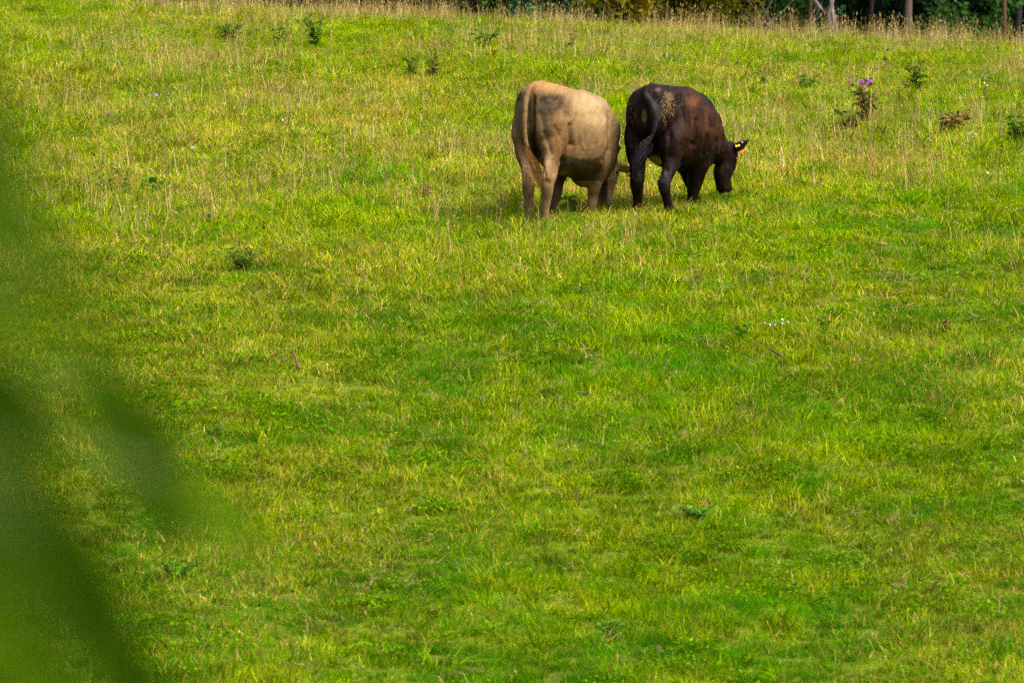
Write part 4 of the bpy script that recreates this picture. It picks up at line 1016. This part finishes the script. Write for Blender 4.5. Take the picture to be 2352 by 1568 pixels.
# deep wood behind: one mass of trunks and leaves
def leaf_spray(mat, seed):
    r = np.random.default_rng(seed); V, F = [], []
    for i in range(46):
        c = r.normal(0, .34, 3); t1 = r.normal(0, 1, 3); t1 /= np.linalg.norm(t1); t2 = np.cross(t1, r.normal(0, 1, 3)); t2 /= np.linalg.norm(t2)
        L = r.uniform(.07, .15); b = len(V); V += [tuple(c-t1*L), tuple(c+t2*L*.5), tuple(c+t1*L), tuple(c-t2*L*.5)]; F.append((b, b+1, b+2, b+3))
    me = bpy.data.meshes.new('spray'); me.from_pydata(V, [], F); me.materials.append(mat); return bpy.data.objects.new('spray', me)
n = 26000
x = RNG.uniform(-34, 34, n); dd = RNG.uniform(119, 150, n); hh = RNG.random(n)
hz = np.where(hh < .35, RNG.uniform(0, 3.2, n), RNG.uniform(3, 15, n))
keep = fbm(x, hz, 2.2, 1.8, 3, 91)+.25*(dd > 128) > .42
x, dd, hz = x[keep], dd[keep], hz[keep]; n = len(x)
scatter('distant_wood', 'dark shaded woodland foliage filling the background beyond the crest', [leaf_spray(M_CR[k], 700+i) for i, k in enumerate(('dark', 'dark', 'green', 'dark', 'teal'))],
        np.stack([x, dd, gz_base(x, dd)+hz], 1), RNG.integers(0, 5, n), RNG.uniform(0, 6.28, (n, 3)), np.repeat(RNG.uniform(.8, 1.8, n)[:, None], 3, 1), 0*x, 1+0*x, 0*x)

# ---------------------------------------------------------------- leafy branch close to the camera (out of focus)
M_NEAR = leaf_mat('near leaf', (.065, .135, .001), (.018, .055, .001), .45, .6, noise=25, spec=.05)
near_leaf = leaf_mesh('leaf', .13, M_NEAR, n=8, fold=.35, droop=.25)
gx = -.55; gy = 3.4
near = empty('leafy_sapling', (gx, gy, float(gz(gx, gy)))); tag(near, 'out of focus dark green leafy sapling close to the camera at the left edge', 'sapling')
NB = Vector((gx, gy, float(gz(gx, gy))))
def npt(px, py, d): return P(px, py, d)-NB
M_NEARD = leaf_mat('near leaf in deeper green', (.026, .066, .0004), (.008, .028, .0004), .45, .6, noise=25, spec=.05)
near_dark = leaf_mesh('leaf', .13, M_NEARD, n=8, fold=.35, droop=.25)
NL = [  # base -> tip as seen, distance, width factor, deeper green
 ((195, 870), (500, 1260), 3.5, 1.5, 1), ((380, 1090), (680, 1300), 3.2, .9, 0), ((-130, 880), (370, 1480), 2.35, .72, 1), ((-80, 1170), (430, 1720), 2.5, .6, 1),
 ((-250, -40), (70, 600), 3.0, 1.3, 1), ((-120, 120), (110, 620), 2.7, 1.0, 0), ((-200, 360), (330, 700), 2.6, .75, 0), ((-330, 520), (330, 860), 2.5, .7, 0),
 ((-100, 150), (160, 480), 2.2, .5, 0), ((-60, 420), (240, 620), 2.0, .5, 0), ((-20, 640), (300, 1000), 2.0, .35, 0), ((-60, 1000), (200, 1420), 2.2, .3, 0), ((60, 1200), (330, 1560), 2.1, .3, 0),
 ((-320, 650), (220, 1060), 2.8, .8, 0), ((-360, 820), (90, 1140), 2.9, .9, 0), ((-260, 1180), (120, 1440), 2.6, .7, 0), ((-200, 1300), (240, 1680), 3.2, .9, 0),
 ((-200, 1050), (330, 1580), 3.2, .7, 0), ((-250, 1420), (200, 1900), 3.0, .9, 1), ((40, 1250), (500, 1780), 3.4, .8, 0), ((-300, 1000), (150, 1330), 3.1, .6, 0)]
NS = [(q[0], q[1], q[2], q[3]) for q in NL]
for (a, b, dist, wf, dk) in NL:
    p0, p1 = npt(*a, dist), npt(*b, dist*1.01); v = p1-p0; L = v.length
    q = v.to_track_quat('X', 'Z'); o = child('leaf', near_dark if dk else near_leaf, near, p0, (0, 0, 0), (L, L*wf, L))
    o.rotation_mode = 'QUATERNION'; o.rotation_quaternion = q @ Matrix.Rotation(random.uniform(1.25, 1.75), 3, 'X').to_quaternion()
sp = [npt(-420, 2600, 3.3), npt(-380, 1900, 3.25), npt(-330, 1400, 3.2), npt(-330, 900, 3.1), npt(-340, 500, 3.05), npt(-340, 50, 3.0)]
paths = [[((0, 0, 0), .012)]+[(tuple(p), .010-.0013*i) for i, p in enumerate(sp)]]
for (a, b, dist, wf) in NS:
    p0 = npt(*a, dist); k = min(sp, key=lambda q: abs(q.z-p0.z-.03)); paths.append([(tuple(k), .003), (tuple(p0), .002)])
child('stem', tube_mesh('stem', paths, M_STEMG, 7), near, (0, 0, 0))
